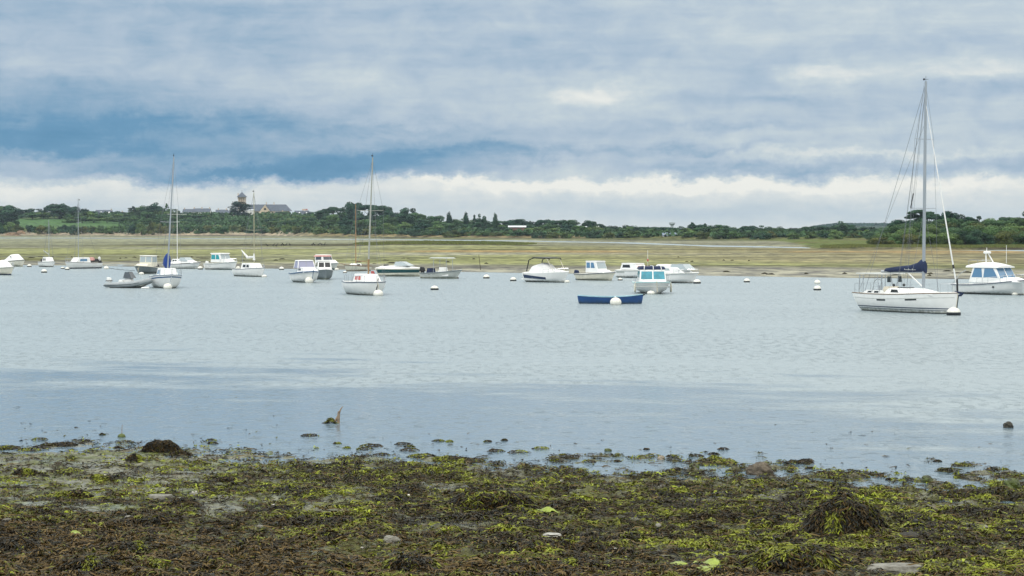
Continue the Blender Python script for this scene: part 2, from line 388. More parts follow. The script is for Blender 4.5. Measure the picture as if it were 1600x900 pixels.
def build_far():
    t = np.concatenate([np.linspace(-.8, -.34, 30), np.linspace(-.335, .335, 760), np.linspace(.34, .8, 30)])
    inv = np.linspace(1 / 165., 1 / 2200., 620)
    ys = np.concatenate([1 / inv, np.linspace(2260, 5000, 40)])
    T, Y = np.meshgrid(t, ys); X = T * Y; Z = far_z(X, Y)
    d = Y - edgeY(X)
    n1 = fbm(X * .035, Y * .012, 111, 4); n2 = fbm(X * .02 + 5, Y * .02, 112, 4); n3 = fbm(X * .012, Y * .03 + 8, 113, 3)
    def L(a, b, k): k = np.clip(k, 0, 1)[..., None]; return a * (1 - k) + b * k
    A = np.array
    grey = A([.225, .22, .185]); yg = A([.205, .215, .095]); ol = A([.135, .135, .050]); br = A([.20, .17, .105]); orr = A([.25, .18, .085]); gr = A([.060, .095, .022])
    c = np.ones(Z.shape + (3,)) * grey
    c = L(c, yg, ss(26, 52, d + 30 * (n1 - .5) - 12 * ss(-10, 40, X)) * (0.45 + .9 * n2))
    c = L(c, ol, ss(.50, .66, n1) * ss(15, 40, d))
    c = L(c, grey * 1.12, ss(.55, .70, n3) * ss(20, 60, d) * .8)
    c = L(c, br, ss(-10, 60, X) * ss(60, 120, d) * (.35 + n2 * .7))
    c = L(c, orr, np.exp(-((Y - 475 + (n1 - .5) * 110) / 38.) ** 2) * ss(-45, -10, X) * ss(.35, .6, n2) * 1.3)
    c = L(c, A([.255, .265, .20]), ss(520, 660, Y + 150 * (n1 - .5)) * .6); n5 = fbm(X * .006, Y * .045, 118, 4); c = c * (0.66 + .54 * ss(.34, .66, n5))[..., None]
    lyy = landY(T); mb_ = ss(-150, -110, Y - lyy + 60 * (n1 - .5)) * ss(-.11, -.08, T); c = L(c, A([.125, .135, .06]), mb_ * (.5 + n2)); c = L(c, A([.05, .05, .03]), mb_ * ss(.55, .62, n1))
    bank = np.exp(-((X + 22) / 27) ** 4) * np.exp(-((Y - 652) / 52.0) ** 2)
    c = L(c, gr, ss(.25, .5, bank)); 
    low = np.exp(-((Y - 604 + 12 * (n1 - .5)) / 13.) ** 2) * np.exp(-((X + 35) / 60) ** 4); c = L(c, A([.06, .055, .03]), low * 1.2)
    tl = np.exp(-((Y - 630) / 18.) ** 2) * np.exp(-((X + 70) / 62) ** 4); c = L(c, A([.07, .065, .035]), tl * 1.3)
    ly = landY(T) + 30 * (fbm(X * 0.01, 0 * X, 71, 3) - .5)
    l = ss(-4, 4, Y - ly); c = L(c, A([.36, .30, .225]), l * ss(-.09, -.12, T)); c = L(c, A([.20, .16, .085]), l * ss(-.12, -.09, T)); c = L(c, A([.085, .10, .035]), ss(-60, -40, Y - ly) * ss(.02, .06, T) * (.6 + .6 * n1))
    c = L(c, A([.08, .10, .035]), ss(22, 34, Y - ly + 20 * (n2 - .5)))
    c = L(c, A([.065, .135, .045]), ss(52, 62, Y - ly) * ss(230, 200, Y - ly) * ss(-.186, -.196, T))
    seam = ss(-26, -6, Y - ly) * ss(2, -8, Y - ly); c = L(c, A([.055, .045, .035]), seam * ss(-.07, -.13, T))
    pe = ss(0.0, 0.006, T - (0.1480 + 0.000066 * (560 - np.minimum(Y, 900)))) * ss(512, 522, Y) * ss(1000, 860, Y)
    c = L(c, A([.10, .125, .032]) , pe); c = L(c, A([.13, .09, .05]), pe * ss(.6, .75, n2)); c = L(c, A([.05, .04, .025]), pe * ss(536, 522, Y))
    c = L(c, A([.03, .05, .03]), ss(2200, 2600, Y))
    o = grid_mesh('tidal_flats_and_land', X, Y, Z, mud_far(), c); tag(o, kind='structure')
build_far()

def build_water():
    m = bpy.data.materials.new('estuary_water'); m.use_nodes = True; t = NT(m.node_tree); b = t.n['Principled BSDF']
    p = t.node('ShaderNodeNewGeometry').outputs['Position']
    sp = t.node('ShaderNodeSeparateXYZ'); t.l.new(p, sp.inputs[0]); X, Y = sp.outputs[0], sp.outputs[1]
    # calm near the shore, ruffled further out; the boundary runs obliquely and is streaky
    big = t.noise(t.comb(t.m('MULTIPLY', X, .045), t.m('MULTIPLY', Y, .10), 2.0), 1.0, 5, .6)
    mid = t.noise(t.comb(t.m('MULTIPLY', X, .30), t.m('MULTIPLY', Y, .50), 7.0), 1.0, 5, .6)
    lin = t.m('SUBTRACT', Y, t.m('ADD', t.m('MULTIPLY_ADD', X, -0.60, 71.0), t.m('MULTIPLY', t.m('MULTIPLY', X, X), -0.016)))
    lin = t.m('MULTIPLY_ADD', t.m('SUBTRACT', big, .5), 26.0, lin)
    lin = t.m('MULTIPLY_ADD', t.m('SUBTRACT', mid, .5), 34.0, lin)
    strk = t.noise(t.comb(t.m('MULTIPLY', t.m('MULTIPLY_ADD', Y, .9, X), .11), t.m('MULTIPLY', t.m('MULTIPLY_ADD', X, .10, Y), .24), 21.0), 1.0, 5, .6)
    lin = t.m('MULTIPLY_ADD', t.m('SUBTRACT', strk, .5), 62.0, lin)
    ruf = t.mapr(lin, -9.0, 9.0)
    far = t.mapr(Y, 110, 240)
    dash = t.noise(t.comb(t.m('MULTIPLY', X, 1.7), t.m('MULTIPLY', Y, 2.3), 4.0), 1.0, 2, .5)
    dz = t.noise(t.comb(t.m('MULTIPLY', X, .12), t.m('MULTIPLY', Y, .16), 14.0), 1.0, 2, .5)
    dm = t.mapr(t.m('MULTIPLY_ADD', dz, .30, dash), .715, .755, 0.0, 1.0)
    ruf2 = t.m('MAXIMUM', ruf, t.m('MULTIPLY', dm, .9))
    w1 = t.noise(t.comb(t.m('MULTIPLY', X, 2.2), t.m('MULTIPLY', Y, 3.2), 0.0), 1.0, 4, .6)
    w2 = t.noise(t.comb(t.m('MULTIPLY', X, .5), t.m('MULTIPLY', Y, .9), 3.0), 1.0, 3, .6)
    w3 = t.noise(t.comb(t.m('MULTIPLY', X, 2.4), t.m('MULTIPLY', Y, 1.1), 8.0), 1.0, 5, .7)
    h = t.m('ADD', t.m('ADD', t.m('MULTIPLY', w1, .13), t.m('MULTIPLY', w2, .16)), t.m('MULTIPLY', t.m('MULTIPLY', t.mapr(w3, .5, .75), .42), t.mapr(big, .35, .6, .25, 1.1)))
    st = t.m('MULTIPLY_ADD', ruf2, .48, .085)
    t.l.new(t.bump(h, st, 1.0), b.inputs['Normal'])
    t.put(b.inputs['Base Color'], t.mix(ruf, (.13, .19, .235), (.27, .325, .345)))  # darker blue calm, paler ruffled: sky reflection partly put into the base colour
    t.put(b.inputs['Roughness'], t.m('MULTIPLY_ADD', ruf2, .20, .06)); b.inputs['IOR'].default_value = 1.33
    q = MB().add([(-4100, 20, 0), (4100, 20, 0), (4100, 2150, 0), (-4100, 2150, 0)], [(0, 1, 2, 3)])
    o = q.build('water', m); tag(o, kind='structure')
build_water()

# ------------------------------------------------------------------ shore weed (nobody could count the fronds)
def frond_mat():
    m = bpy.data.materials.new('wet_weed'); m.use_nodes = True; t = NT(m.node_tree); b = t.n['Principled BSDF']
    a = t.node('ShaderNodeVertexColor', layer_name='col').outputs[0]
    t.l.new(a, b.inputs['Base Color']); b.inputs['Roughness'].default_value = .55; b.inputs['Specular IOR Level'].default_value = .22
    return m
M_FROND = frond_mat()
PAL = np.array([[.020, .015, .007], [.048, .031, .008], [.085, .052, .014], [.062, .068, .011], [.115, .122, .014], [.19, .21, .018], [.29, .34, .03], [.020, .022, .018], [.135, .092, .030]])
def ribbons(rng, x, y, z, L, w, pal_i, ang, lift, droop=0.0, seg=3, tilt=None):
    """curved flat fronds lying or arching; arrays per frond"""
    n = len(x); k = np.arange(seg + 1) / seg
    curl = rng.normal(0, .9, n)
    a = ang[:, None] + curl[:, None] * k[None, :]
    cx = x[:, None] + L[:, None] * (np.cos(a) * k - .5 * np.cos(ang)[:, None])
    cy = y[:, None] + L[:, None] * (np.sin(a) * k - .5 * np.sin(ang)[:, None])
    cz = z[:, None] + lift[:, None] * np.sin(np.pi * np.clip(k * 1.05, 0, 1)) + (droop[:, None] if np.ndim(droop) else droop) * L[:, None] * k ** 1.5
    wk = w[:, None] * (0.35 + .9 * np.sin(np.pi * (0.12 + .84 * k)))
    tl = rng.normal(0, .55, n) if tilt is None else tilt
    nx = -np.sin(a); ny = np.cos(a)
    ox = nx * wk * np.cos(tl)[:, None]; oy = ny * wk * np.cos(tl)[:, None]; oz = np.sin(tl)[:, None] * wk
    A = np.stack([cx - ox, cy - oy, cz - oz], -1); B = np.stack([cx + ox, cy + oy, cz + oz], -1)
    co = np.stack([A, B], 2).reshape(n, -1, 3)
    base = np.arange(n)[:, None, None] * (2 * (seg + 1)) + (np.arange(seg) * 2)[None, :, None]
    idx = (base + np.array([0, 2, 3, 1])[None, None, :]).reshape(-1).astype(np.int32)
    col = PAL[pal_i] * rng.uniform(.65, 1.35, (n, 1))
    cols = np.repeat(col[:, None, :], 2 * (seg + 1), 1)
    return co.reshape(-1, 3).astype(np.float32), idx, cols.reshape(-1, 3).astype(np.float32)
def build_weed():
    rng = np.random.default_rng(5)
    N = 800000
    Y = 1 / rng.uniform(1 / 54.0, 1 / 25.0, N); x = rng.uniform(-.285, .285, N) * Y
    c = cover(x, Y); z = near_z(x, Y)
    clump = fbm(x * 1.3, Y * 1.1, 201, 3)
    keep = (rng.random(N) < np.clip((c - .08) * 1.5, 0.14, 1) * np.clip((clump - .28) * 3.2, .15, 1)) & (z > -.015)
    x, Y, c, z, clump = x[keep], Y[keep], c[keep], z[keep], clump[keep]; n = len(x)
    hue = fbm(x * .55 + 40, Y * .8, 211, 4); g2 = fbm(x * 3.0, Y * 4.0, 221, 3); d = shoreY(x) - Y
    green = (hue - .5) * 2.0 + (g2 - .5) * 3.0 + .03 - ss(11, 17, d) * .55 * ss(6, -5, x) - ss(14, 18, d) * .2 + rng.normal(0, .38, n) + ss(2, 9, x) * .12
    pi = np.zeros(n, int); r = rng.random(n)
    pi[:] = np.where(r < .4, 0, np.where(r < .75, 1, np.where(r < .9, 7, 2)))
    pi[green > -.25] = 3; pi[(green > -.25) & (r < .4)] = 1
    pi[green > .12] = 4; pi[(green > .12) & (r < .22)] = 8
    pi[green > .62] = 5; pi[green > 1.25] = 6
    spc = fbm(x * .9 + 70, Y * 1.5, 231, 4); dk = (spc < .44) & (rng.random(n) < .7); pi[dk] = np.where(r[dk] < .5, 0, np.where(r[dk] < .75, 7, 1))
    brown = (green < .1) & (rng.random(n) < ss(11, 17, d) * .42); pi[brown] = np.where(r[brown] < .5, 2, 8)
    L = rng.uniform(.05, .22, n) * (1 + .9 * (r < .12)); w = rng.uniform(.004, .012, n); leafy = (green > .5) & (r > .5)
    w[leafy] *= 1.8; L[leafy] *= .7
    lift = rng.uniform(.005, .045, n) * (.5 + 1.4 * clump)
    co, idx, cols = ribbons(rng, x, Y, z + rng.uniform(0, .05, n) * clump, L, w, pi, rng.uniform(0, 2 * math.pi, n), lift)
    o = raw_mesh('seaweed', co, idx, 4, M_FROND, cols, True); tag(o, 'wet brown and green seaweed spread over the near shore', 'seaweed', kind='stuff')
build_weed()

def mound(name, px, py, rx, ry, h, label, group=None, seed=0, green=.15, dens=900, dark=True, z=None, mess=1.0):
    """a low heap of weed: a lumpy core with fronds hanging off it"""
    rng = np.random.default_rng(seed + 900)
    p = P(px, py, 0.0)
    for _ in range(4):
        zz = float(near_z(np.array([p.x]), np.array([p.y]))[0]) if z is None else z; p = P(px, py, zz)
    root = empty(name, p, 0, label, 'seaweed', group)
    nu, nv = 28, 10; vs = []; fs = []
    for j in range(nv + 1):
        rr = j / nv
        for i in range(nu):
            th = 2 * math.pi * i / nu
            k = 1 + .28 * (float(fbm(np.array([math.cos(th) * 1.3 + seed]), np.array([math.sin(th) * 1.3]), 300, 3)[0]) - .5) * 2
            x = rr * rx * k * math.cos(th); y = rr * ry * k * math.sin(th)
            top = h * (1 - rr ** 3.6) * (.78 + .40 * float(vn(np.array([x * 3 / max(rx, .3) + seed]), np.array([y * 3 / max(ry, .3)]), 310)[0]))
            vs.append((x, y, top - .04))
    for j in range(nv):
        for i in range(nu): fs.append((j * nu + i, j * nu + (i + 1) % nu, (j + 1) * nu + (i + 1) % nu, (j + 1) * nu + i))
    core = MB().add(vs, fs); core.build('core', M_ROCK_WET if dark else M_ROCK, root, True)
    n = int(dens * max(rx * ry, .05)); n = max(60, min(int(n * 1.8), 12000))
    rr = np.sqrt(rng.random(n)); th = rng.uniform(0, 2 * math.pi, n)
    x = rr * rx * np.cos(th) * 1.03; y = rr * ry * np.sin(th) * 1.03
    top = h * (1 - rr ** 3.6) * (.78 + .40 * vn(x * 3 / max(rx, .3) + seed, y * 3 / max(ry, .3), 310))
    ang = th + rng.normal(0, .6, n); q = rng.random(n)
    pi = np.where(q < .45, 0, np.where(q < .7, 7, np.where(q < .85, 1, 2)))
    gn = fbm(x * 2.5 / max(rx, .3) + seed, y * 2.5, 320, 3) + rng.normal(0, .1, n); pi = np.where(gn > .78 - green, 4, pi); pi = np.where(gn > .90 - green, 5, pi)
    sc = mess * min(1.0, max(rx, .25))
    L = rng.uniform(.08, .30, n) * sc; w = rng.uniform(.005, .014, n)
    co, idx, cols = ribbons(rng, x, y, top + rng.uniform(-.01, .05, n) * sc, L, w, pi, ang, rng.uniform(.005, .05, n) * sc, droop=-0.55 * (h / max(rx, .1)) * rr)
    f = raw_mesh('fronds', co, idx, 4, M_FROND, cols, True); f.parent = root
    return root

def rock_mat(name, a, b_, wetc=.5, s=6.0):
    m = bpy.data.materials.new(name); m.use_nodes = True; t = NT(m.node_tree); b = t.n['Principled BSDF']
    p = t.node('ShaderNodeNewGeometry').outputs['Position']
    n = t.noise(p, s, 6, .65); n2 = t.noise(p, s * 5, 4, .6)
    t.put(b.inputs['Base Color'], t.mix(t.mapr(n, .35, .65), a, b_)); b.inputs['Roughness'].default_value = wetc
    t.l.new(t.bump(t.m('ADD', n, n2), .6, .04), b.inputs['Normal']); return m
M_ROCK = rock_mat('stone', (.12, .11, .085), (.26, .25, .21), .6)
M_ROCK_WET = rock_mat('dark_wet_rock', (.014, .012, .008), (.04, .036, .022), .5)
M_ROCK_GREEN = rock_mat('weedy_rock', (.03, .035, .012), (.09, .12, .02), .45)
M_ROCK_PALE = rock_mat('pale_stone', (.34, .33, .29), (.52, .50, .45), .55, 9)
def rock(name, px, py, rx, ry, h, label, m, seed=0, group=None, z=None, rot=0.0, sink=.25, cat='rock', slab=False):
    p = P(px, py, 0.0)
    for _ in range(4):
        zz = float(near_z(np.array([p.x]), np.array([p.y]))[0]) if z is None else z; p = P(px, py, zz)
    nu, nv = 52, 30; vs = []; fs = []
    ths = np.array([[2 * math.pi * i / nu for i in range(nu)] for j in range(nv + 1)]); phs = np.array([[math.pi * j / nv for i in range(nu)] for j in range(nv + 1)])
    X = np.sin(phs) * np.cos(ths); Yy = np.sin(phs) * np.sin(ths); Z = np.cos(phs)
    k = .78 + .5 * fbm(X * 1.4 + seed * 3.1 + Z * 1.7, Yy * 1.4 + Z, 400, 3) - .30 * np.abs(fbm(X * 3 + seed, Z * 3 + Yy * 2, 410, 3) - .5) + .20 * (fbm(X * 7 + seed + Z * 5, Z * 6 + Yy * 7, 420, 3) - .5)
    if slab: Z = np.clip(Z * 2.2, -1, 1) * .8
    V = np.stack([X * k * rx, Yy * k * ry, (Z * (k if not slab else .92)) * h + h * (.5 - sink)], -1).reshape(-1, 3)
    for j in range(nv):
        for i in range(nu): fs.append((j * nu + i, (j + 1) * nu + i, (j + 1) * nu + (i + 1) % nu, j * nu + (i + 1) % nu))
    o = MB().add([tuple(v) for v in V], fs).build(name, m, None, True); o.location = p; o.rotation_euler = (0, 0, rot)
    return tag(o, label, cat, group)

SLM = [(1320, 820, 'biggest wrack heap'), (765, 790, 'long low wrack heap'), (1245, 890, 'bright green tipped heap'), (640, 893, 'grey brown tangle'), (200, 868, 'string weed heap'), (140, 893, 'blackish bottom left heap'), (905, 893, 'bottom middle heap'), (325, 836, 'slate grey tuft'),
       (253, 706, 'peaked rock'), (40, 742, 'far left olive cushion'), (115, 779, 'broad yellow green cushion'), (285, 792, 'brown wrack cushion'), (1187, 744, 'brown rock'), (1582, 765, 'rightmost waterline rock'), (863, 838, 'pale pointed stone'), (1105, 883, 'big sea lettuce sheet'), (250, 781, 'flat olive stone'), (1410, 896, 'stone slab'), (612, 849, 'pale cobble'), (1420, 846, 'dark rock wedge')]
def shore_where(q, w):
    d, a, b, nm = min((math.hypot(q - a, (w - b) * 2), a, b, c) for a, b, c in SLM)
    return (('above' if w < b else 'below') if abs(q - a) < 2 * abs(w - b) else ('left of' if q < a else 'right of')) + ' the ' + nm
def build_shore_things():
    mound('seaweed_mound', 1320, 838, .74, .50, .62, 'big dark rounded heap of hanging wrack, tallest on the shore at the right', seed=1, green=.08, dens=12000)
    mound('seaweed_mound', 765, 797, .88, .40, .30, 'long low dark heap of wrack in the middle of the green shore', seed=2, green=.16, dens=9000)
    mound('seaweed_mound', 1245, 893, .78, .45, .30, 'dark wrack heap with bright green weed at the bottom edge, just below the biggest heap', seed=3, green=.22, dens=9000)
    mound('seaweed_mound', 640, 893, .46, .35, .20, 'grey brown tangle of wrack at the bottom edge left of the middle', seed=4, green=.12, dens=8000)
    mound('seaweed_mound', 200, 868, .42, .35, .18, 'tangled heap of dark string weed in the brown lower left shore', seed=5, green=.10, dens=8000)
    mound('seaweed_mound', 140, 893, .5, .3, .16, 'blackish weed heap at the very bottom left', seed=6, green=.10, dens=8000)
    mound('seaweed_mound', 905, 893, .40, .3, .16, 'small dark wrack heap at the bottom just right of the middle', seed=7, green=.16, dens=8000)
    mound('seaweed_mound', 325, 836, .22, .2, .12, 'small slate grey tuft of weed in the left half of the shore', seed=8, green=.02, dens=9000)
    mound('seaweed_mound', 1165, 890, .40, .3, .18, 'rounded weed heap capped with vivid green at the bottom right of the yellow green sheet', seed=9, green=.34, dens=8000)
    mound('seaweed_mound', 210, 722, .26, .2, .16, 'olive weed tuft on the mud behind the waterline below the leftmost peaked rock', seed=10, green=.25, dens=9000)
    mound('seaweed_mound', 40, 742, .3, .22, .12, 'olive weed cushion on bare grey mud at the far left', seed=11, green=.3, dens=9000)
    mound('seaweed_mound', 160, 752, .32, .2, .12, 'flat green weed cushion on the bare mud at the left', seed=12, green=.35, dens=9000)
    mound('seaweed_mound', 115, 779, .40, .22, .14, 'broad yellow green and brown weed cushion in the middle of the bare mud', seed=13, green=.30, dens=9000)
    mound('seaweed_mound', 285, 792, .34, .22, .14, 'dark brown wrack cushion right of the bare mud', seed=14, green=.12, dens=9000)
    mound('seaweed_mound', 350, 757, .22, .16, .14, 'dark weed knob between mud and green shore', seed=15, green=.12, dens=9000)
    mound('seaweed_mound', 20, 860, .5, .4, .14, 'slate grey weed swathe at the lower left edge', seed=16, green=.05, dens=7000)
    r = lambda *a, **k: rock(*a, **k)
    mound('weed_covered_rock', 253, 709, .52, .26, .30, 'dark peaked weed covered rock standing in the shallows at the left', seed=61, green=-.1, dens=16000, z=-.02, mess=.6)
    mound('weed_covered_rock', 283, 713, .30, .16, .13, 'low flat dark rock at the right foot of the peaked dark rock', seed=62, green=-.05, dens=16000, z=-.02, mess=.6)
    r('rock', 1187, 744, .30, .2, .26, 'brown rock at the waterline in front of the right hand shallows', rock_mat('brown_rock', (.06, .045, .03), (.14, .11, .07), .5), 3)
    r('rock', 1575, 668, .14, .12, .13, 'lone round dark rock out in the water at the far right', M_ROCK_WET, 4, z=0)
    r('rock', 1085, 733, .13, .1, .12, 'round dark rock in the shallows left of the brown rock', M_ROCK_GREEN, 5, z=0)
    r('rock', 950, 705, .10, .07, .06, 'small dark green stone in open shallows right of the middle', M_ROCK_GREEN, 6, z=0)
    r('rock', 1033, 718, .10, .07, .08, 'small pale topped stone between the round dark rock and the middle shallows', rock_mat('buff_stone', (.07, .07, .03), (.42, .34, .26), .5), 7, z=0)
    r('rock', 1582, 765, .17, .14, .20, 'green weed covered rock at the right end of the waterline', M_ROCK_GREEN, 8)
    r('rock', 1448, 755, .15, .12, .14, 'green rock among floating weed near the right waterline', M_ROCK_GREEN, 9)
    r('rock', 250, 781, .27, .16, .10, 'flat olive grey stone lying on the green shore left of the middle', M_ROCK, 10, slab=True)
    r('slab_stone', 1410, 896, .55, .2, .13, 'long flat stone slab at the bottom edge on the right', M_ROCK, 11, slab=True, cat='stone')
    r('slab_stone', 863, 838, .17, .12, .05, 'pale pointed flat stone lying on the weed in the middle', M_ROCK_PALE, 12, slab=True, rot=-.3, cat='stone')
    r('rock', 612, 849, .15, .1, .10, 'pale grey cobble on the brown weed below the long low heap', M_ROCK, 13)
    r('rock', 1218, 890, .2, .1, .08, 'grey cobble on the weed beside the dark heap at the bottom right', M_ROCK, 14)
    r('rock', 1420, 846, .26, .14, .13, 'dark wedge of rock just right of the biggest weed heap', M_ROCK_WET, 15)
    rng = random.Random(3)
    for i in range(90):
        px = rng.uniform(5, 1595); wy = 702 + (px / 1600) ** 1.0 * 68; py = wy + rng.uniform(12, 120)
        s = rng.uniform(.03, .075)
        r('stone', px, py, s * 1.4, s, s * .8, 'small stone in the wet weed ' + shore_where(px, py), M_ROCK if i % 3 == 1 else M_ROCK_GREEN if i % 3 else M_ROCK_WET, 20 + i, 'small stones scattered in the shore weed', cat='stone', rot=rng.uniform(0, 3))
    for i in range(46):
        px = rng.uniform(5, 1595); wy = 702 + px / 1600 * 68; py = wy + rng.uniform(20, 150); s = rng.uniform(.018, .038)
        r('shell', px, py, s * 1.5, s, s * .6, 'tiny white shell on the seaweed ' + shore_where(px, py), M_SHELL, 120 + i, 'white shells scattered over the shore', cat='shell', rot=rng.uniform(0, 3), sink=0)
    # floating weed: low patches in the shallows
    spots = [(62, 688, .30), (97, 697, .55), (75, 697, .3), (160, 680, .12), (484, 682, .34), (330, 689, .2), (332, 694, .2), (185, 701, .2), (527, 694, .15), (542, 701, .14), (580, 698, .40), (570, 703, .3),
             (596, 712, .3), (630, 695, .3), (640, 699, .2), (685, 690, .22), (702, 691, .15), (762, 691, .15), (788, 689, .12), (775, 706, .3), (810, 708, .34), (845, 702, .3), (868, 721, .2), (920, 723, .25),
             (965, 722, .12), (1050, 714, .2), (1088, 714, .26), (1130, 703, .2), (1115, 711, .2), (1135, 725, .25), (1155, 733, .2), (1150, 745, .35), (1240, 724, .3), (1265, 733, .16), (1290, 741, .35), (1310, 748, .45),
             (1250, 750, .3), (1370, 744, .2), (1395, 751, .22), (1420, 752, .3), (1465, 722, .14), (1500, 748, .2), (1525, 749, .15), (1540, 772, .3), (660, 715, .5), (700, 720, .7), (735, 722, .5), (1010, 703, .1), (640, 705, .35),
             (10, 702, .5), (45, 705, .4), (1345, 747, .3), (880, 712, .12), (1515, 762, .2), (1570, 735, .12)]
    marks_ = [(190, 'marker stick'), (253, 'peaked rock'), (527, 'broken post'), (765, 'long low wrack heap'), (950, 'small dark green stone'), (1085, 'round dark rock'), (1187, 'brown rock'), (1320, 'biggest wrack heap'), (1448, 'green rock'), (1575, 'lone far rock')]
    def where(q):
        d, mp, nm = min((abs(q - a), a, b) for a, b in marks_)
        return ('beside the ' if d < 14 else 'left of the ' if q < mp else 'right of the ') + nm
    for i, (px, py, s) in enumerate(spots):
        g = .1 + .3 * rng.random()
        mound('weed_patch', px, py, s * .75, s * .55, .03 + .09 * min(s, .5), ('small' if s < .2 else 'medium' if s < .36 else 'broad') + ' dark weed patch in the shallows ' + where(px), 'weed patches breaking the surface near the waterline', seed=40 + i, green=g, dens=2600, z=-.01, mess=.8)
    # loose specks of weed on the water surface
    rg = np.random.default_rng(77); n = 1500
    px = rg.uniform(0, 1600, n); off = rg.exponential(16, n); py = 704 + px / 1600 * 70 - off
    k = fbm(px * .02, py * .08, 501, 3) > .48; px, py = px[k], py[k]
    pt = np.array([P(a, b, 0.0)[:] for a, b in zip(px, py)]); n = len(pt)
    co, idx, cols = ribbons(rg, pt[:, 0], pt[:, 1], pt[:, 2] + .004, rg.uniform(.04, .22, n), rg.uniform(.008, .03, n), rg.choice([0, 1, 3, 7], n), rg.normal(0, .5, n), rg.uniform(.004, .03, n), tilt=rg.normal(0, .15, n))
    o = raw_mesh('floating_weed', co, idx, 4, M_FROND, cols, True); tag(o, 'loose dark scraps of weed floating along the waterline', 'seaweed', kind='stuff')
    # bright sea lettuce sheets
    for j, (px, py, s, lab) in enumerate([(1105, 883, .32, 'large yellow green sheet of sea lettuce at the bottom right of the middle'), (108, 838, .13, 'small two lobed bright green leaf of sea lettuce at the lower left'),
                                          (848, 800, .2, 'vivid green sheet of sea lettuce at the right end of the long low heap')]):
        p = P(px, py, 0)
        for _ in range(4): p = P(px, py, float(near_z(np.array([p.x]), np.array([p.y]))[0]) + .04)
        nn = 14; vs = []; fs = []
        for a in range(nn):
            for b in range(nn):
                u = a / (nn - 1) * 2 - 1; v = b / (nn - 1) * 2 - 1; rr = max(abs(u), abs(v)); th = math.atan2(v, u)
                k = s * rr * (1 + .35 * math.sin(3 * th + j) + .12 * math.sin(11 * th))
                x = k * math.cos(th) * 1.5; y = k * math.sin(th)
                vs.append((x, y, .05 * math.sin(x * 9) * math.cos(y * 7) + .03 * math.sin(17 * x + 13 * y) + .06 - .08 * rr))
        for a in range(nn - 1):
            for b in range(nn - 1): fs.append((a * nn + b, (a + 1) * nn + b, (a + 1) * nn + b + 1, a * nn + b + 1))
        o = MB().add(vs, fs).build('sea_lettuce', mat('sea_lettuce_leaf', (.26, .33, .04), .4, var=.3, scale=8), None, True); o.location = p; tag(o, lab, 'seaweed')
    # broken post with a slanting stick
    p = P(527, 661, 0); root = empty('mooring_post', p, 0, 'broken wooden post with a leaning stick standing in the shallows', 'post')
    wd = mat('bleached_wood', (.30, .22, .15), .8, var=.5, scale=14, bump=.4)
    MB().tube([(.02, 0, -.4), (.03, 0, .1), (.05, 0, .34)], [.05, .045, .035], 8).build('post', wd, root, True)
    MB().tube([(-.10, 0, -.02), (.03, 0, .22), (.10, 0, .40), (.16, 0, .48)], [.03, .028, .02, .01], 7).build('stick', wd, root, True)
    rng2 = np.random.default_rng(9); n = 240
    xx = rng2.normal(-.20, .07, n); yy = rng2.normal(0, .07, n); zz = np.clip(.12 - 1.1 * np.abs(xx + .2), 0, .1)
    co, idx, cols = ribbons(rng2, xx, yy, zz, rng2.uniform(.06, .14, n), rng2.uniform(.01, .03, n), rng2.choice([3, 4, 0], n), rng2.uniform(0, 6.3, n), rng2.uniform(.01, .04, n))
    f = raw_mesh('weed_tuft', co, idx, 4, M_FROND, cols, True); f.parent = root
    p = P(190, 683, 0); root = empty('marker_stick', p, 0, 'thin pale stick rising from a green weed clump in the left shallows', 'stick')
    MB().tube([(0, 0, -.3), (.01, 0, .2), (.02, 0, .34)], [.012, .010, .006], 6).build('stick', wd, root, True)
    MB().blob((0, 0, .01), (.11, .09, .09), 12, 7).build('weed_clump', M_ROCK_GREEN, root, True)
M_SHELL = mat('shell', (.72, .68, .6), .5)
build_shore_things()

# ------------------------------------------------------------------ trees: tapered trunk with limbs, crown of many leaf clumps
def leaf_mat(name, a, b_):
    m = bpy.data.materials.new(name); m.use_nodes = True; t = NT(m.node_tree); b = t.n['Principled BSDF']
    at = t.node('ShaderNodeVertexColor', layer_name='col').outputs[0]
    oi = t.node('ShaderNodeObjectInfo')
    c = t.mix(oi.outputs['Random'], a, b_); c = t.mix(1.0, c, at, 'MULTIPLY')
    t.l.new(c, b.inputs['Base Color']); b.inputs['Roughness'].default_value = .75; b.inputs['Specular IOR Level'].default_value = .15
    return m
M_LEAF = {'dark': leaf_mat('dark_foliage', (.018, .054, .036), (.036, .078, .042)), 'mid': leaf_mat('foliage', (.036, .088, .042), (.062, .115, .046)),
          'light': leaf_mat('light_foliage', (.065, .130, .045), (.10, .155, .052)), 'conifer': leaf_mat('conifer_foliage', (.012, .032, .026), (.018, .040, .028)),
          'olive': leaf_mat('olive_foliage', (.070, .095, .030), (.105, .115, .036))}
M_BARK = mat('bark', (.07, .055, .04), .9, var=.3, scale=6)
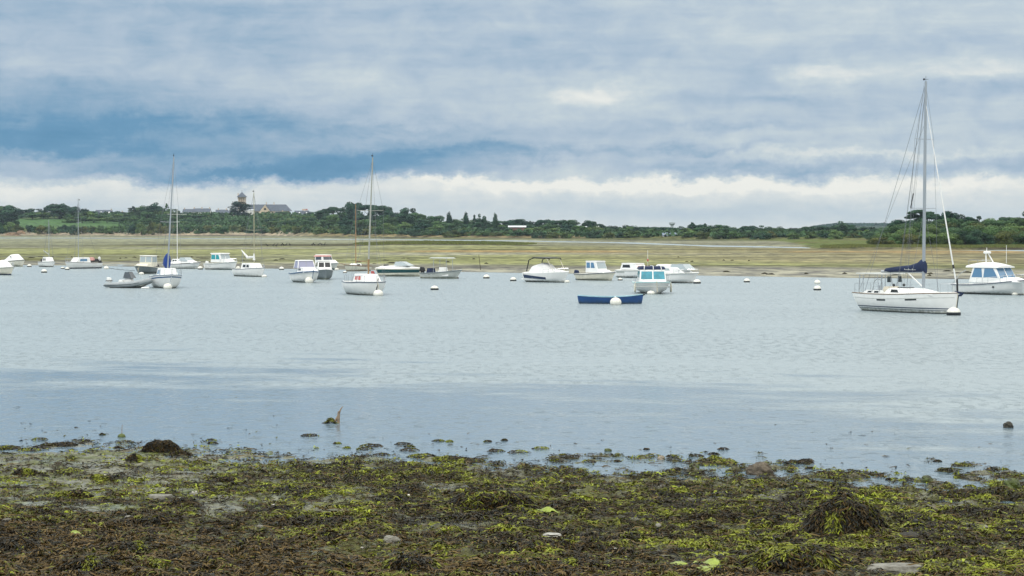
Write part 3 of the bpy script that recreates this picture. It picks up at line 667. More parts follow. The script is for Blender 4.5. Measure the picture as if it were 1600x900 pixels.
def crown_mesh(name, seed, kind, n, leaf):
    rng = np.random.default_rng(seed); cl = []
    if kind == 'round':
        for i in range(17):
            th = rng.uniform(0, 6.28); z = rng.uniform(.30, .86); rr = .33 * math.sqrt(max(.05, 1 - ((z - .55) / .42) ** 2)) * rng.uniform(.55, 1.05)
            cl.append((rr * math.cos(th), rr * math.sin(th), z, rng.uniform(.12, .20), rng.uniform(.10, .15)))
    elif kind == 'bush':
        for i in range(15):
            th = rng.uniform(0, 6.28); z = rng.uniform(.12, .78); rr = .45 * math.sqrt(max(.05, 1 - (z / .95) ** 2)) * rng.uniform(.4, 1.05)
            cl.append((rr * math.cos(th), rr * math.sin(th), z, rng.uniform(.15, .25), rng.uniform(.13, .21)))
    elif kind == 'poplar':
        for i in range(13):
            z = .14 + .78 * i / 12; w = .13 * math.sin(math.pi * (.12 + .80 * (i / 12))) ** .8 + .02
            cl.append((rng.normal(0, .02), rng.normal(0, .02), z, w, .09))
    elif kind == 'pine':
        for i in range(13):
            th = rng.uniform(0, 6.28); rr = rng.uniform(.08, .44); z = .86 - .55 * rr ** 1.6 * rng.uniform(.3, 2.0) * .8 + rng.normal(0, .05)
            cl.append((rr * math.cos(th), rr * math.sin(th), z, rng.uniform(.11, .18), rng.uniform(.045, .08)))
    elif kind == 'conifer':
        for i in range(30):
            z = rng.uniform(.12, .96); rr = .40 * (1 - z) ** .75 * rng.uniform(.6, 1.05); th = rng.uniform(0, 6.28)
            cl.append((rr * math.cos(th), rr * math.sin(th), z, .10 * (1.25 - z * .6), .05))
    elif kind == 'cypress':
        for i in range(60):
            z = rng.uniform(.04, .90); rr = .34 * math.sin(math.pi * (.22 + .60 * z)) * rng.uniform(.2, 1.15); th = rng.uniform(0, 6.28)
            cl.append((rr * math.cos(th), rr * math.sin(th), z, rng.uniform(.09, .17), rng.uniform(.05, .10)))
    cl = np.array(cl); wts = (cl[:, 3] ** 2); pick = rng.choice(len(cl), n, p=wts / wts.sum())
    d = rng.normal(0, 1, (n, 3)); d /= np.linalg.norm(d, axis=1)[:, None]
    r = rng.uniform(.55, 1.08, n) ** .5
    c = cl[pick, :3] + d * r[:, None] * np.stack([cl[pick, 3], cl[pick, 3], cl[pick, 4]], 1)
    nrm = d * 1.1 + rng.normal(0, .40, (n, 3)) + np.array([0, 0, .25]); nrm /= np.linalg.norm(nrm, axis=1)[:, None]
    a = np.cross(nrm, rng.normal(0, 1, (n, 3))); a /= np.linalg.norm(a, axis=1)[:, None]; b = np.cross(nrm, a)
    s = leaf * rng.uniform(.5, 1.25, n)[:, None]
    co = np.stack([c - a * s - b * s * .6, c + a * s - b * s * .5, c + a * s * .8 + b * s * .7, c - a * s * .9 + b * s * .6], 1)
    tone = rng.uniform(.50, 1.50, len(cl))[pick] * rng.uniform(.7, 1.3, n)
    cols = np.repeat(np.stack([tone * rng.uniform(.9, 1.15, n), tone, tone * .95], 1)[:, None, :], 4, 1).reshape(-1, 3)
    return co.reshape(-1, 3).astype(np.float32), np.arange(4 * n, dtype=np.int32), cols.astype(np.float32), cl
PROTO = {}
def proto(kind, var, lod, tone):
    key = (kind, var, lod, tone)
    if key in PROTO: return PROTO[key]
    n, leaf = {'far': (2600, .030), 'near': (6500, .019)}[lod]
    if kind == 'poplar': leaf *= .6
    co, idx, cols, cl = crown_mesh('crown', 1000 + var * 17 + len(kind), kind, n, leaf)
    root = bpy.data.objects.new('bush' if kind == 'bush' else 'tree', None)
    cr = raw_mesh('crown', co, idx, 4, M_LEAF[tone], cols); COL.objects.unlink(cr)
    tb = MB(); th = {'round': .5, 'bush': .3, 'poplar': .8, 'pine': .78, 'conifer': .9, 'cypress': .7}[kind]
    tb.tube([(0, 0, -.12), (.004, 0, .12), (-.008, .005, th * .6), (.0, 0, th)], [.035, .026, .018, .008], 7)
    for c in cl[::3]:
        tb.tube([(0, 0, min(th * .55, c[2] * .55)), (c[0] * .5, c[1] * .5, c[2] * .72), (c[0] * .95, c[1] * .95, c[2])], [.012, .008, .003], 5)
    tk = tb.build('stems' if kind == 'bush' else 'trunk', M_BARK, None, True); COL.objects.unlink(tk)
    PROTO[key] = (root, cr, tk); return PROTO[key]
def tree(kind, var, lod, tone, x, Y, top, width, label, group, z0=None):
    zb = float(far_z(np.array([x]), np.array([Y]))[0]) if z0 is None else z0
    h = max(top - zb, 1.8)
    root, cr, tk = proto(kind, var, lod, tone)
    r = root.copy(); c = cr.copy(); k = tk.copy()
    for o in (r, c, k): COL.objects.link(o)
    c.parent = r; k.parent = r
    r.location = (x, Y, zb - .05); r.scale = (width, width, h / .98); r.rotation_euler = (0, 0, random.uniform(0, 6.28))
    return tag(r, label, 'bush' if kind == 'bush' else 'tree', group)

SKY = [(-60, 322), (0, 321), (10, 320), (25, 322), (33, 330), (38, 326), (60, 326), (75, 325), (85, 319), (95, 317), (105, 320), (112, 324), (122, 322), (135, 326), (148, 332), (175, 334), (187, 329), (198, 327), (212, 323), (225, 319),
       (240, 316), (248, 321), (260, 326), (280, 326), (290, 331), (330, 334), (360, 335), (400, 337), (435, 331), (450, 329), (470, 333), (486, 330), (500, 330), (510, 325), (522, 322), (535, 321), (545, 317), (553, 314), (562, 318), (572, 320), (580, 319),
       (600, 321), (610, 327), (622, 328), (635, 325), (648, 327), (656, 332), (672, 334), (690, 338), (718, 340), (745, 340), (760, 341), (782, 344), (810, 341), (832, 343), (850, 342), (868, 343), (882, 341), (893, 343), (902, 349),
       (920, 344), (932, 348), (945, 352), (965, 350), (985, 350), (1003, 354), (1035, 354), (1062, 354), (1072, 352), (1082, 348), (1096, 350), (1112, 350), (1130, 351), (1150, 354), (1168, 351), (1182, 354), (1200, 350), (1220, 354),
       (1250, 354), (1272, 351), (1285, 354), (1305, 347), (1322, 345), (1333, 350), (1350, 354), (1380, 354)]
def sky(px): return float(np.interp(px, [a for a, b in SKY], [b for a, b in SKY]))
def landYp(px): return float(landY(np.array([(px - 800) / F]))[0])
TLM = [(24, 'humped motorboat'), (75, 'smallest sailboat'), (121, 'second mast'), (200, 'grey inflatable'), (229, 'wheelhouse boat'), (272, 'leaning mast'), (292, 'low speedboat'), (348, 'green windowed boat'), (400, 'furled white sail'),
       (479, 'blue trimmed boat'), (510, 'red awning boat'), (561, 'varnished mast'), (585, 'crosstrees mast'), (627, 'teal striped boat'), (692, 'T-top boat'), (760, 'left paired buoy'), (802, 'right paired buoy'), (857, 'bimini cruiser'), (933, 'cream fishing boat'), (1019, 'navy topped boat'),
       (1060, 'sloping screen boat'), (1167, 'lone right buoy'), (1277, 'buoy pair'), (1350, 'yacht stern'), (1400, 'yacht sail cover'), (1446, 'yacht mast'), (1480, 'yacht forestay'), (1546, 'radar mast'), (1578, 'cruiser antenna'), (1620, 'right edge')]
def above(q):
    d, a, nm = min((abs(q - a), a, b) for a, b in TLM)
    return ('above the ' if d < 8 else 'up left of the ' if q < a else 'up right of the ') + nm
def build_far_trees():
    rg = random.Random(12)
    zones = [(-60, 185, 'by the left green field', 'left'), (185, 350, 'left of the church tower', 'below the slate roofed houses'), (350, 495, 'below the church', 'church'),
             (495, 700, 'on the rise right of the church', 'rise'), (700, 900, 'around the poplars', 'poplars'), (900, 1070, 'left of the water tower', 'tower'), (1070, 1380, 'right of the water tower', 'right')]
    def zone(px):
        for a, b, s, g in zones:
            if a <= px < b: return s
        return zones[-1][2]
    rows = {'A': [(20, .44, 15, 'bush'), (75, .60, 21, 'round'), (135, .74, 21, 'round'), (200, .88, 21, 'round'), (270, 1.0, 22, 'round')],
            'B': [(14, .33, 20, 'bush'), (55, .55, 25, 'round'), (110, .78, 25, 'round'), (175, 1.0, 25, 'round')],
            'C': [(14, .50, 21, 'bush'), (60, .80, 24, 'round'), (110, 1.0, 23, 'round')]}
    for key, (a, b) in {'A': (-40, 495), 'B': (495, 900), 'C': (900, 1392)}.items():
        for ri, (dy, frac, step, kind) in enumerate(rows[key]):
            px = a + rg.uniform(0, step)
            while px < b:
                q = px; px += step * rg.uniform(.72, 1.25)
                if key == 'A' and 30 < q < 188 and (ri == 1 or (ri == 2 and q < 96)): continue
                if key == 'A' and 188 <= q < 215 and ri == 1: continue
                if key == 'A' and (150 < q < 180 or 290 < q < 332 or 338 < q < 366 or 384 < q < 434 or 458 < q < 486) and ri >= 4: continue
                if key == 'B' and 794 < q < 824 and ri == 1: continue
                if key == 'C' and 1030 < q < 1062 and ri in (0, 1): continue
                Y = landYp(q) + dy + rg.uniform(-12, 12); base = 357 + (CAMZ - 1.3) / landYp(q) * F
                tp = sky(q); py = base + (tp - base) * frac + rg.uniform(-1.6, 1.8) * (1 if frac < 1 else .35)
                if key == 'A' and 384 < q < 440 and ri == 3: py = max(py, 336)
                if key == 'A' and 96 < q < 188 and ri == 2: py = 337 + (q - 96) * .03
                if key == 'A' and 30 < q < 188 and ri == 0: py = 349.5 + (q - 30) * .018 + rg.uniform(-1, 1.5)
                x = xat(q, Y); top = zat(py, Y); w = step * Y / F * rg.uniform(1.15, 1.7)
                if kind == 'round':
                    k = 'bush' if rg.random() < .30 else 'round'
                else: k = 'bush'
                tn = rg.choice(['dark', 'mid', 'mid', 'light', 'dark'] if ri < len(rows[key]) - 1 else ['dark', 'dark', 'mid'])
                if kind == 'bush': tn = rg.choice(['mid', 'light', 'olive', 'dark'])
                layer = 'hedge bush along the far shore' if ri == 0 else ('tree on the skyline' if ri == len(rows[key]) - 1 else 'tree midway up the wood')
                lab = {'dark': 'dark green', 'mid': 'green', 'light': 'paler green', 'olive': 'olive green'}[tn] + ' ' + layer.replace(' along the far shore', '').replace('midway up the wood', 'inside the wood') + ' ' + above(q)
                if k == 'bush' and ri > 0: lab = lab.replace('tree', 'bushy tree')
                t = tree(k, rg.randrange(4), 'far', tn, x, Y, top, w * (1.0 if k == 'round' else .85), lab, 'trees of the far shore woodland')
                if ri > 0: t['category'] = 'tree'; t.name = 'tree'
    S = [  # skyline trees one can point at: kind, var, tone, px, top py, width px, extra distance, label
        ('round', 0, 'dark', 5, 320, 46, 60, 'big dark rounded tree at the far left end of the skyline'),
        ('round', 1, 'dark', 93, 317, 36, 210, 'domed dark tree standing highest above the green field'),
        ('round', 2, 'dark', 122, 322, 30, 200, 'domed dark tree behind the second mast from the left'),
        ('round', 3, 'dark', 240, 315.5, 26, 260, 'round dark tree highest between the green field and the church'),
        ('conifer', 0, 'conifer', 209, 322, 14, 262, 'pointed dark tree left of the small white houses'),
        ('conifer', 1, 'mid', 261, 318, 13, 262, 'thin spiky tree just left of the tall leaning mast'),
        ('cypress', 0, 'conifer', 375, 314, 34, 235, 'massive blackish cypress in front of the church tower'),
        ('pine', 0, 'dark', 521, 321.5, 34, 150, 'flat topped pine at the left end of the wooded rise'),
        ('round', 1, 'dark', 553, 313.5, 26, 175, 'tallest rounded tree on the wooded rise right of the church'),
        ('pine', 2, 'dark', 581, 318, 30, 175, 'dark spreading tree directly left of the tall mast with crosstrees'),
        ('round', 2, 'dark', 601, 320, 22, 175, 'dark spreading tree directly right of the tall mast with crosstrees'),
        ('round', 0, 'dark', 639, 324, 26, 175, 'low domed dark tree on the right shoulder of the wooded rise'),
        ('poplar', 0, 'dark', 702, 331, 26, 120, 'first pointed poplar from the left'),
        ('poplar', 1, 'dark', 728, 331, 24, 120, 'second pointed poplar, standing alone'),
        ('conifer', 2, 'dark', 742, 334, 12, 120, 'small cone shaped tree right of the second poplar'),
        ('round', 3, 'dark', 751, 333, 15, 120, 'rounded upright tree in the middle of the poplars'),
        ('poplar', 2, 'dark', 758, 339, 15, 120, 'shortest pointed poplar beside the rounded upright tree'),
        ('poplar', 3, 'dark', 774, 333, 22, 100, 'last pointed poplar at the right end of the poplars'),
        ('round', 2, 'dark', 920, 343.5, 22, 90, 'dark tree rising beside the white posts right of the middle'),
        ('round', 1, 'light', 984, 353, 12, 60, 'small yellow green tree in the wood left of the water tower'),
        ('conifer', 0, 'dark', 1082, 347, 16, 90, 'spiky dark tree right of the water tower'),
        ('conifer', 1, 'dark', 1102, 349, 14, 90, 'spiky dark tree, second right of the water tower'),
        ('round', 3, 'dark', 1318, 344.5, 30, 70, 'broad round dark tree alone on the skyline left of the right hand thicket')]
    for kind, var, tone, px, py, w, ex, lab in S:
        Y = landYp(px) + ex; tree(kind, var, 'near' if kind in ('cypress', 'pine') else 'far', tone, xat(px, Y), Y, zat(py, Y), w * Y / F * 1.25, lab, None)
    # the thicket and trees on the right hand point
    rows = [(566, 33, [(1372, 371), (1400, 362), (1440, 360), (1520, 358), (1600, 358)], 'bush', ['olive', 'dark', 'mid', 'light']), (590, 38, [(1378, 362), (1400, 352), (1440, 347), (1480, 350), (1600, 350)], 'bush', ['light', 'olive', 'mid']),
            (615, 42, [(1385, 354), (1400, 347), (1440, 341), (1480, 344), (1540, 350), (1600, 346)], 'bush', ['olive', 'mid', 'light']), (645, 40, [(1400, 344), (1440, 340), (1500, 340), (1540, 345), (1600, 338)], 'round', ['dark', 'mid'])]
    for ri, (Y0, step, prof, kind, tones) in enumerate(rows):
        px = prof[0][0] + 6
        while px < 1690:
            q = px; px += step * rg.uniform(.6, 1.0); py = float(np.interp(q, [a for a, b in prof], [b for a, b in prof])) + rg.uniform(-2.0, 2.5)
            Y = Y0 + rg.uniform(-8, 8); tn = rg.choice(tones)
            tree(kind, rg.randrange(4), 'near', tn, xat(q, Y), Y, zat(py, Y), step * Y / F * rg.uniform(1.1, 1.6),
                 {'dark': 'dark green', 'mid': 'green', 'light': 'yellow green', 'olive': 'olive green'}[tn] + (' scrub bush, %s thicket row, ' % ['front', 'second', 'third', 'back'][ri] if kind == 'bush' else ' tree behind the thicket ') + above(q), 'scrub of the right hand thicket')
    for kind, var, tone, px, py, w, lab in [('pine', 1, 'dark', 1437, 326.5, 46, 'umbrella shaped tree with gaps, left of the big yacht mast'), ('pine', 3, 'dark', 1452, 332, 40, 'spreading dark tree behind the big yacht mast'), ('round', 2, 'dark', 1478, 328.5, 36, 'dark tall tree right of the big yacht mast'),
                                            ('round', 0, 'dark', 1493, 333, 34, 'dark rounded tree sloping down right of the tall tree by the yacht mast'), ('pine', 0, 'dark', 1508, 336.5, 26, 'ragged tree with broken top at the right shoulder of the thicket'), ('conifer', 2, 'dark', 1530, 335, 28, 'bluish conifer left of the big light green tree'),
                                            ('round', 1, 'light', 1553, 339, 44, 'big light green domed tree near the right edge'), ('pine', 2, 'dark', 1572, 337, 36, 'flat dark tree behind the light green domed tree'), ('round', 3, 'dark', 1602, 328, 44, 'tall dark tree cut by the right edge of the view')]:
        Y = 655; tree(kind, var, 'near', tone, xat(px, Y), Y, zat(py, Y), w * Y / F * 1.2, lab, None)
build_far_trees()

def build_far_woods():
    # distant wooded ridge: reads as one mass
    rg = np.random.default_rng(31); n = 5200
    px = rg.uniform(1268, 1640, n); Y = rg.uniform(3900, 4600, n); x = (px - 800) / F * Y
    z = far_z(x, Y); s = rg.uniform(5, 11, n)
    d = rg.normal(0, 1, (n, 3)); d[:, 2] = np.abs(d[:, 2]) * .4; d[:, 1] -= 1.2; d /= np.linalg.norm(d, axis=1)[:, None]
    a = np.cross(d, rg.normal(0, 1, (n, 3))); a /= np.linalg.norm(a, axis=1)[:, None]; b = np.cross(d, a)
    c = np.stack([x, Y, z + rg.uniform(0, 3, n)], -1); s = s[:, None] * .35
    co = np.stack([c - a * s - b * s, c + a * s - b * s, c + a * s + b * s, c - a * s + b * s], 1).reshape(-1, 3).astype(np.float32)
    o = raw_mesh('distant_woods', co, np.arange(4 * n, dtype=np.int32), 4, M_LEAF['dark'], np.repeat(rg.uniform(.7, 1.2, (n, 1)), 4, 0).repeat(3, 1).astype(np.float32))
    tag(o, 'blue distant wooded ridge on the horizon left of the right hand thicket', 'woods', kind='stuff')
    # low scrub and grass that fills the wood floor
    n = 26000; px = rg.uniform(-60, 1380, n); t = (px - 800) / F; ly = landY(t); Y = ly + rg.uniform(18, 290, n); x = t * Y
    k = ~((px > 30) & (px < 186) & (Y - ly > 48) & (Y - ly < 215)); x, Y, px = x[k], Y[k], px[k]; n = len(x)
    z = far_z(x, Y); d = rg.normal(0, 1, (n, 3)); d[:, 1] -= .8; d[:, 2] += .5; d /= np.linalg.norm(d, axis=1)[:, None]
    a = np.cross(d, rg.normal(0, 1, (n, 3))); a /= np.linalg.norm(a, axis=1)[:, None]; b = np.cross(d, a); s = rg.uniform(.4, 1.1, n)[:, None]
    c = np.stack([x, Y, z + rg.uniform(0, 2.2, n)], -1)
    co = np.stack([c - a * s - b * s, c + a * s - b * s, c + a * s + b * s, c - a * s + b * s], 1).reshape(-1, 3).astype(np.float32)
    o = raw_mesh('undergrowth', co, np.arange(4 * n, dtype=np.int32), 4, M_LEAF['mid'], np.repeat(rg.uniform(.5, 1.2, (n, 1)), 4, 0).repeat(3, 1).astype(np.float32))
    tag(o, 'dark undergrowth filling the wood behind the far shore', 'undergrowth', kind='stuff')
build_far_woods()
def build_marsh_grass():
    rg = np.random.default_rng(33); n = 26000
    px = rg.uniform(1240, 1700, n); Y = rg.uniform(518, 566, n); x = (px - 800) / F * Y
    n2 = 7000; x2 = rg.uniform(-50, 8, n2); Y2 = rg.uniform(602, 690, n2); x = np.concatenate([x, x2]); Y = np.concatenate([Y, Y2])
    z = far_z(x, Y); k = (z > .55); x, Y, z = x[k], Y[k], z[k]; n = len(x)
    w = rg.uniform(.05, .22, n); h = rg.uniform(.12, .45, n) * (.6 + .8 * fbm(x * .2, Y * .1, 600, 3)); a = rg.uniform(-.5, .5, n)
    co = np.stack([np.stack([x - w, Y, z - .05], -1), np.stack([x + w, Y + a * w, z - .05], -1), np.stack([x + w * .7 + a * .2, Y + a * w, z + h], -1), np.stack([x - w * .8 + a * .2, Y, z + h * .85], -1)], 1).reshape(-1, 3).astype(np.float32)
    tone = fbm(x * .12, Y * .07, 601, 3)[:, None]; c = (np.array([.10, .14, .03]) * (1 - tone) + np.array([.17, .17, .05]) * tone) * rg.uniform(.7, 1.3, (n, 1))
    m = mat('marsh_grass_blades', (1, 1, 1), .8, attr=True)
    o = raw_mesh('marsh_grass', co, np.arange(4 * n, dtype=np.int32), 4, m, np.repeat(c, 4, 0).astype(np.float32)); tag(o, 'green marsh grass on the right hand point and on the bank in the flats', 'grass', kind='stuff')
build_marsh_grass()

# ------------------------------------------------------------------ buildings
M_SLATE = mat('slate_roof', (.085, .105, .14), .6, var=.3, scale=.8); M_STONE = mat('granite_wall', (.60, .50, .40), .85, var=.35, scale=.6)
M_PLASTER = mat('white_plaster', (.72, .72, .69), .8, var=.12, scale=.4); M_GLASSD = mat('dark_glass', (.02, .025, .03), .12)
M_TILE = mat('pinkish_roof', (.34, .26, .25), .8, var=.3, scale=.7); M_METALR = mat('metal_roof', (.60, .63, .66), .5, var=.1, scale=.3)
def house(px, Y, zb, w, dp, hw, hr, label, roof=None, wall=None, chim=(), rot=0.0, wins=3, name='house', gable=True, skyl=0, group=None):
    r = empty(name, (xat(px, Y), Y, zb), rot, label, 'house' if name == 'house' else name.replace('_', ' '), group)
    roof = roof or M_SLATE; wall = wall or M_PLASTER
    b = MB(); hx, hy = w / 2, dp / 2; o = .3; gx = 0 if gable else dp * .35
    b.box((-hx, -hy, -3), (hx, hy, hw))
    if gable: b.add([(-hx, -hy, hw), (-hx, hy, hw), (-hx, 0, hw + hr - .15)], [(0, 1, 2)]); b.add([(hx, -hy, hw), (hx, hy, hw), (hx, 0, hw + hr - .15)], [(0, 2, 1)])
    b.build('wall', wall, r)
    q = MB(); z0 = hw - .15
    q.add([(-hx - o, -hy - o, z0), (hx + o, -hy - o, z0), (hx + o - gx, 0, hw + hr), (-hx - o + gx, 0, hw + hr), (-hx - o, hy + o, z0), (hx + o, hy + o, z0),
           (-hx - o, -hy - o, z0 + .2), (hx + o, -hy - o, z0 + .2), (hx + o - gx, 0, hw + hr + .22), (-hx - o + gx, 0, hw + hr + .22), (-hx - o, hy + o, z0 + .2), (hx + o, hy + o, z0 + .2)],
          [(6, 7, 8, 9), (9, 8, 11, 10), (0, 3, 2, 1), (3, 4, 5, 2), (0, 1, 7, 6), (4, 10, 11, 5), (0, 6, 9, 3), (3, 9, 10, 4), (1, 2, 8, 7), (2, 5, 11, 8)])
    rf = q.build('roof', roof, r)
    for cx in chim: MB().box((cx * w - .45, -.5, hw + hr - .9), (cx * w + .45, .5, hw + hr + 1.3)).build('chimney', M_STONE, rf)
    for i in range(wins):
        wx = -hx + w * (i + .5) / wins
        f = MB().box((wx - .65, -hy - .06, hw * .35), (wx + .65, -hy + .1, hw * .35 + 1.5)).build('window', M_PLASTER, r)
        MB().box((wx - .5, -hy - .09, hw * .35 + .12), (wx + .5, -hy - .03, hw * .35 + 1.38)).build('pane', M_GLASSD, f)
    for i in range(skyl):
        wx = -hx + w * (i + .7) / skyl
        t = .45; y = -hy * (1 - t); z = hw + hr * t
        MB().hexa([(wx - .6, y - .5, z - .55 * hr / hy + .3), (wx + .6, y - .5, z - .55 * hr / hy + .3), (wx + .6, y + .5, z + .5 * hr / hy + .25), (wx - .6, y + .5, z + .5 * hr / hy + .25),
                   (wx - .6, y - .5, z - .55 * hr / hy + .5), (wx + .6, y - .5, z - .55 * hr / hy + .5), (wx + .6, y + .5, z + .5 * hr / hy + .45), (wx - .6, y + .5, z + .5 * hr / hy + .45)]).build('skylight', M_PLASTER, rf)
    return r
def pz(py, Y): return zat(py, Y)
def build_buildings():
    def H(px, Y, ridge, w_px, hw, hr, label, **k):
        top = pz(ridge, Y); return house(px, Y, top - hw - hr, w_px * Y / F, k.pop('dp', 8), hw, hr, label, **k)
    H(163, 1740, 328.5, 25, 3.4, 4.0, 'slate roofed house with white gable and skylights above the green field', chim=(.46,), skyl=2)
    H(186, 1760, 331.5, 14, 3, 3, 'small grey roofed house right of the slate roofed house above the field', chim=(.4,), wins=2)
    H(219, 1748, 324.5, 11, 3, 1.6, 'small white house left of the round dark skyline tree', wins=2, roof=M_TILE)
    H(240, 1744, 326, 12, 3, 1.6, 'small white house directly under the round dark skyline tree', wins=2, roof=M_METALR)
    H(296, 1770, 327, 18, 3, 2.6, 'long dark roofed house right of the tall leaning mast', chim=(-.4, .45), wins=3)
    H(316, 1760, 326, 26, 3, 3.0, 'longest slate roof left of the church tower with three chimneys', chim=(-.46, 0, .46), wins=4)
    H(347, 1760, 328, 18, 3, 3, 'slate house with broken roofline left of the dark cypress', chim=(-.3, .4), wins=2)
    H(361, 1755, 329.5, 12, 3.2, 2.4, 'little grey house touching the dark cypress', chim=(.3,), wins=2)
    H(366, 1700, 336.5, 44, 2.0, .8, 'low building with pale pink roof below the dark cypress', roof=M_TILE, wins=5, dp=12, name='building')
    H(390, 1705, 327.5, 14, 5, .6, 'white cubic house in front of the church at its left end', roof=M_METALR, wins=2, dp=8)
    H(381, 1700, 331.5, 8, 3, .8, 'white annexe stepping down left of the white cubic house', roof=M_METALR, wins=1, dp=6)
    H(425, 1690, 338, 8, 3.2, 1.6, 'tiny white house below the church transept', wins=2)
    H(437, 1706, 331, 12, 3, 2.4, 'small dark roofed house below the right end of the church', wins=2, chim=(.4,))
    H(472, 1720, 329.5, 22, 2.6, 3.4, 'dark slate roofed house right of the church with white gable', chim=(.2,), skyl=2, wins=3)
    H(463, 1716, 332, 9, 3, 2.4, 'white gabled house end at the left of the dark slate roof beyond the church', rot=R(80), wins=1, dp=7)
    H(482, 1722, 331, 9, 3, 2, 'small house below the red and white billboard', wins=1)
    H(808, 1170, 353, 27, 2.2, .7, 'long low shed with white roof in the middle of the far shore', roof=M_METALR, wall=mat('red_brown_boards', (.16, .08, .06), .8), wins=0, dp=11, name='shed')
    H(1046, 1030, 364, 22, 1.2, 1.3, 'low building with blue grey roof and white wall below the water tower', roof=mat('blue_grey_roof', (.16, .21, .28), .6), wall=mat('grey_white_wall', (.45, .47, .46), .8), wins=3, dp=8, name='building')
    H(1181, 1100, 355.5, 6, 1.8, .8, 'tiny white house on the skyline right of the water tower', wins=1, dp=5)
    H(1272, 1080, 355, 8, 1.8, .9, 'tiny white house under the small skyline tree far right', wins=1, dp=5)
    H(1303, 1080, 354.5, 6, 2.2, .8, 'tiny white house just left of the broad round tree', wins=1, dp=5)
    for px, py, h in ((909, 355.5, 3.2), (915, 353.5, 5.0), (934, 353, 4.6)):
        Y = 1120 if px > 912 else 1121; z = pz(py, Y); o = empty('white_shed', (xat(px, Y), Y, z - h), 0, 'narrow white hut wall showing between dark trees, %s of three' % {909: 'leftmost and lowest', 915: 'middle', 934: 'rightmost'}[px], 'hut', 'white huts between dark trees')
        MB().box((-.75, -1, -3), (.75, 1, h - .4)).build('wall', M_PLASTER, o); MB().hexa([(-.9, -1.2, h - .4), (.9, -1.2, h - .4), (.9, 1.2, h - .4), (-.9, 1.2, h - .4), (-.7, -.3, h), (.7, -.3, h), (.7, .3, h), (-.7, .3, h)]).build('roof', M_METALR, o)
    # church: nave, gabled transept, tower with open belfry and pyramid roof
    Y = 1770; s = Y / F; r = empty('church', (xat(418, Y), Y, pz(340, Y)), 0, 'stone church with long slate nave, gabled transept and belfry tower on the hill', 'church')
    zb = pz(340, Y); rz = pz(319.5, Y) - zb; ez = pz(329.5, Y) - zb; x0 = (389 - 418) * s; x1 = (456 - 418) * s; hy = 6
    MB().box((x0, -hy, -6), (x1 - 2.5, hy, ez)).build('wall', M_STONE, r)
    rf = MB().add([(x0, -hy - .5, ez - .2), (x1, -hy - .5, ez - .2), (x1 - 5, 0, rz), (x0, 0, rz), (x0, hy + .5, ez - .2), (x1, hy + .5, ez - .2)], [(0, 1, 2, 3), (3, 2, 5, 4), (0, 3, 4), (1, 5, 2), (0, 4, 5, 1)]).build('roof', M_SLATE, r)
    for cx in (416.5, 428.5): MB().box(((cx - 418) * s - .35, -.4, rz - .6), ((cx - 418) * s + .35, .4, rz + 2.2)).build('chimney', M_STONE, rf)
    tx0, tx1, txm = (407 - 418) * s, (425 - 418) * s, (416.5 - 418) * s
    MB().add([(tx0, -hy - 3.5, -6), (tx1, -hy - 3.5, -6), (tx1, -hy - 3.5, ez - 1.2), (txm, -hy - 3.5, rz - .4), (tx0, -hy - 3.5, ez - 1.2), (tx0, -hy + .01, -6), (tx1, -hy + .01, -6), (tx1, -hy + .01, ez - 1.2), (txm, -hy + .01, rz - .4), (tx0, -hy + .01, ez - 1.2)],
             [(0, 1, 2, 3, 4), (5, 9, 8, 7, 6), (0, 4, 9, 5), (1, 6, 7, 2)]).build('transept', mat('warm_granite', (.64, .53, .40), .85, var=.25, scale=.6), r)  # transept stone slightly brighter and warmer than the nave wall
    MB().add([(tx0 - .5, -hy - 3.2, ez - 1.5), (txm, -hy - 3.2, rz - .15), (txm, 0, rz - .15), (tx0 - .5, 0, ez - 1.5), (tx1 + .5, -hy - 3.2, ez - 1.5), (tx1 + .5, 0, ez - 1.5)], [(0, 1, 2, 3), (1, 4, 5, 2)]).build('transept_roof', M_SLATE, r)
    MB().tube([(txm, -hy - 3.45, rz - 4.2), (txm, -hy - 3.65, rz - 4.2)], 1.0, 10).build('window', M_GLASSD, r)
    for i in range(6):
        wx = x0 + 3 + i * 5.6
        if tx0 - 1 < wx < tx1 + 1: continue
        MB().box((wx - .6, -hy - .08, ez - 3.6), (wx + .6, -hy + .1, ez - 1.0)).build('window', M_GLASSD, r)
    cx = (378.5 - 418) * s; w = 3.4; t0 = pz(318.5, Y) - zb; t1 = pz(308, Y) - zb; t2 = pz(300, Y) - zb
    tw = MB().box((cx - w, -3.4, -6), (cx + w, 3.4, t0)).build('tower', mat('pale_granite', (.58, .53, .47), .85, var=.25, scale=.6), r)
    bf = MB()
    for i in range(4):
        for j in range(4):
            if 0 < i < 3 and 0 < j < 3: continue
            bf.box((cx - w + .35 + i * 1.78, -3.0 + j * 1.78, t0), (cx - w + 1.15 + i * 1.78, -2.2 + j * 1.78, t1 + .1))
    bf.box((cx - w - .35, -3.7, t0 - .5), (cx + w + .35, 3.7, t0 + .25)); bf.box((cx - w + .1, -3.2, t1 - .9), (cx + w - .1, 3.2, t1 + .12)); bf.box((cx - 1.6, -1.6, t0), (cx + 1.6, 1.6, t1)).build('belfry', M_STONE, r)
    MB().add([(cx - w - .9, -4.3, t1), (cx + w + .9, -4.3, t1), (cx + w + .9, 4.3, t1), (cx - w - .9, 4.3, t1), (cx, 0, t2)], [(0, 1, 4), (1, 2, 4), (2, 3, 4), (3, 0, 4), (0, 3, 2, 1)]).build('tower_roof', M_SLATE, r)
    MB().box((cx - w - .1, -2.6, t1 - 2), (cx - w + .7, -1.8, t2 - 1.2)).build('pinnacle', M_STONE, r)
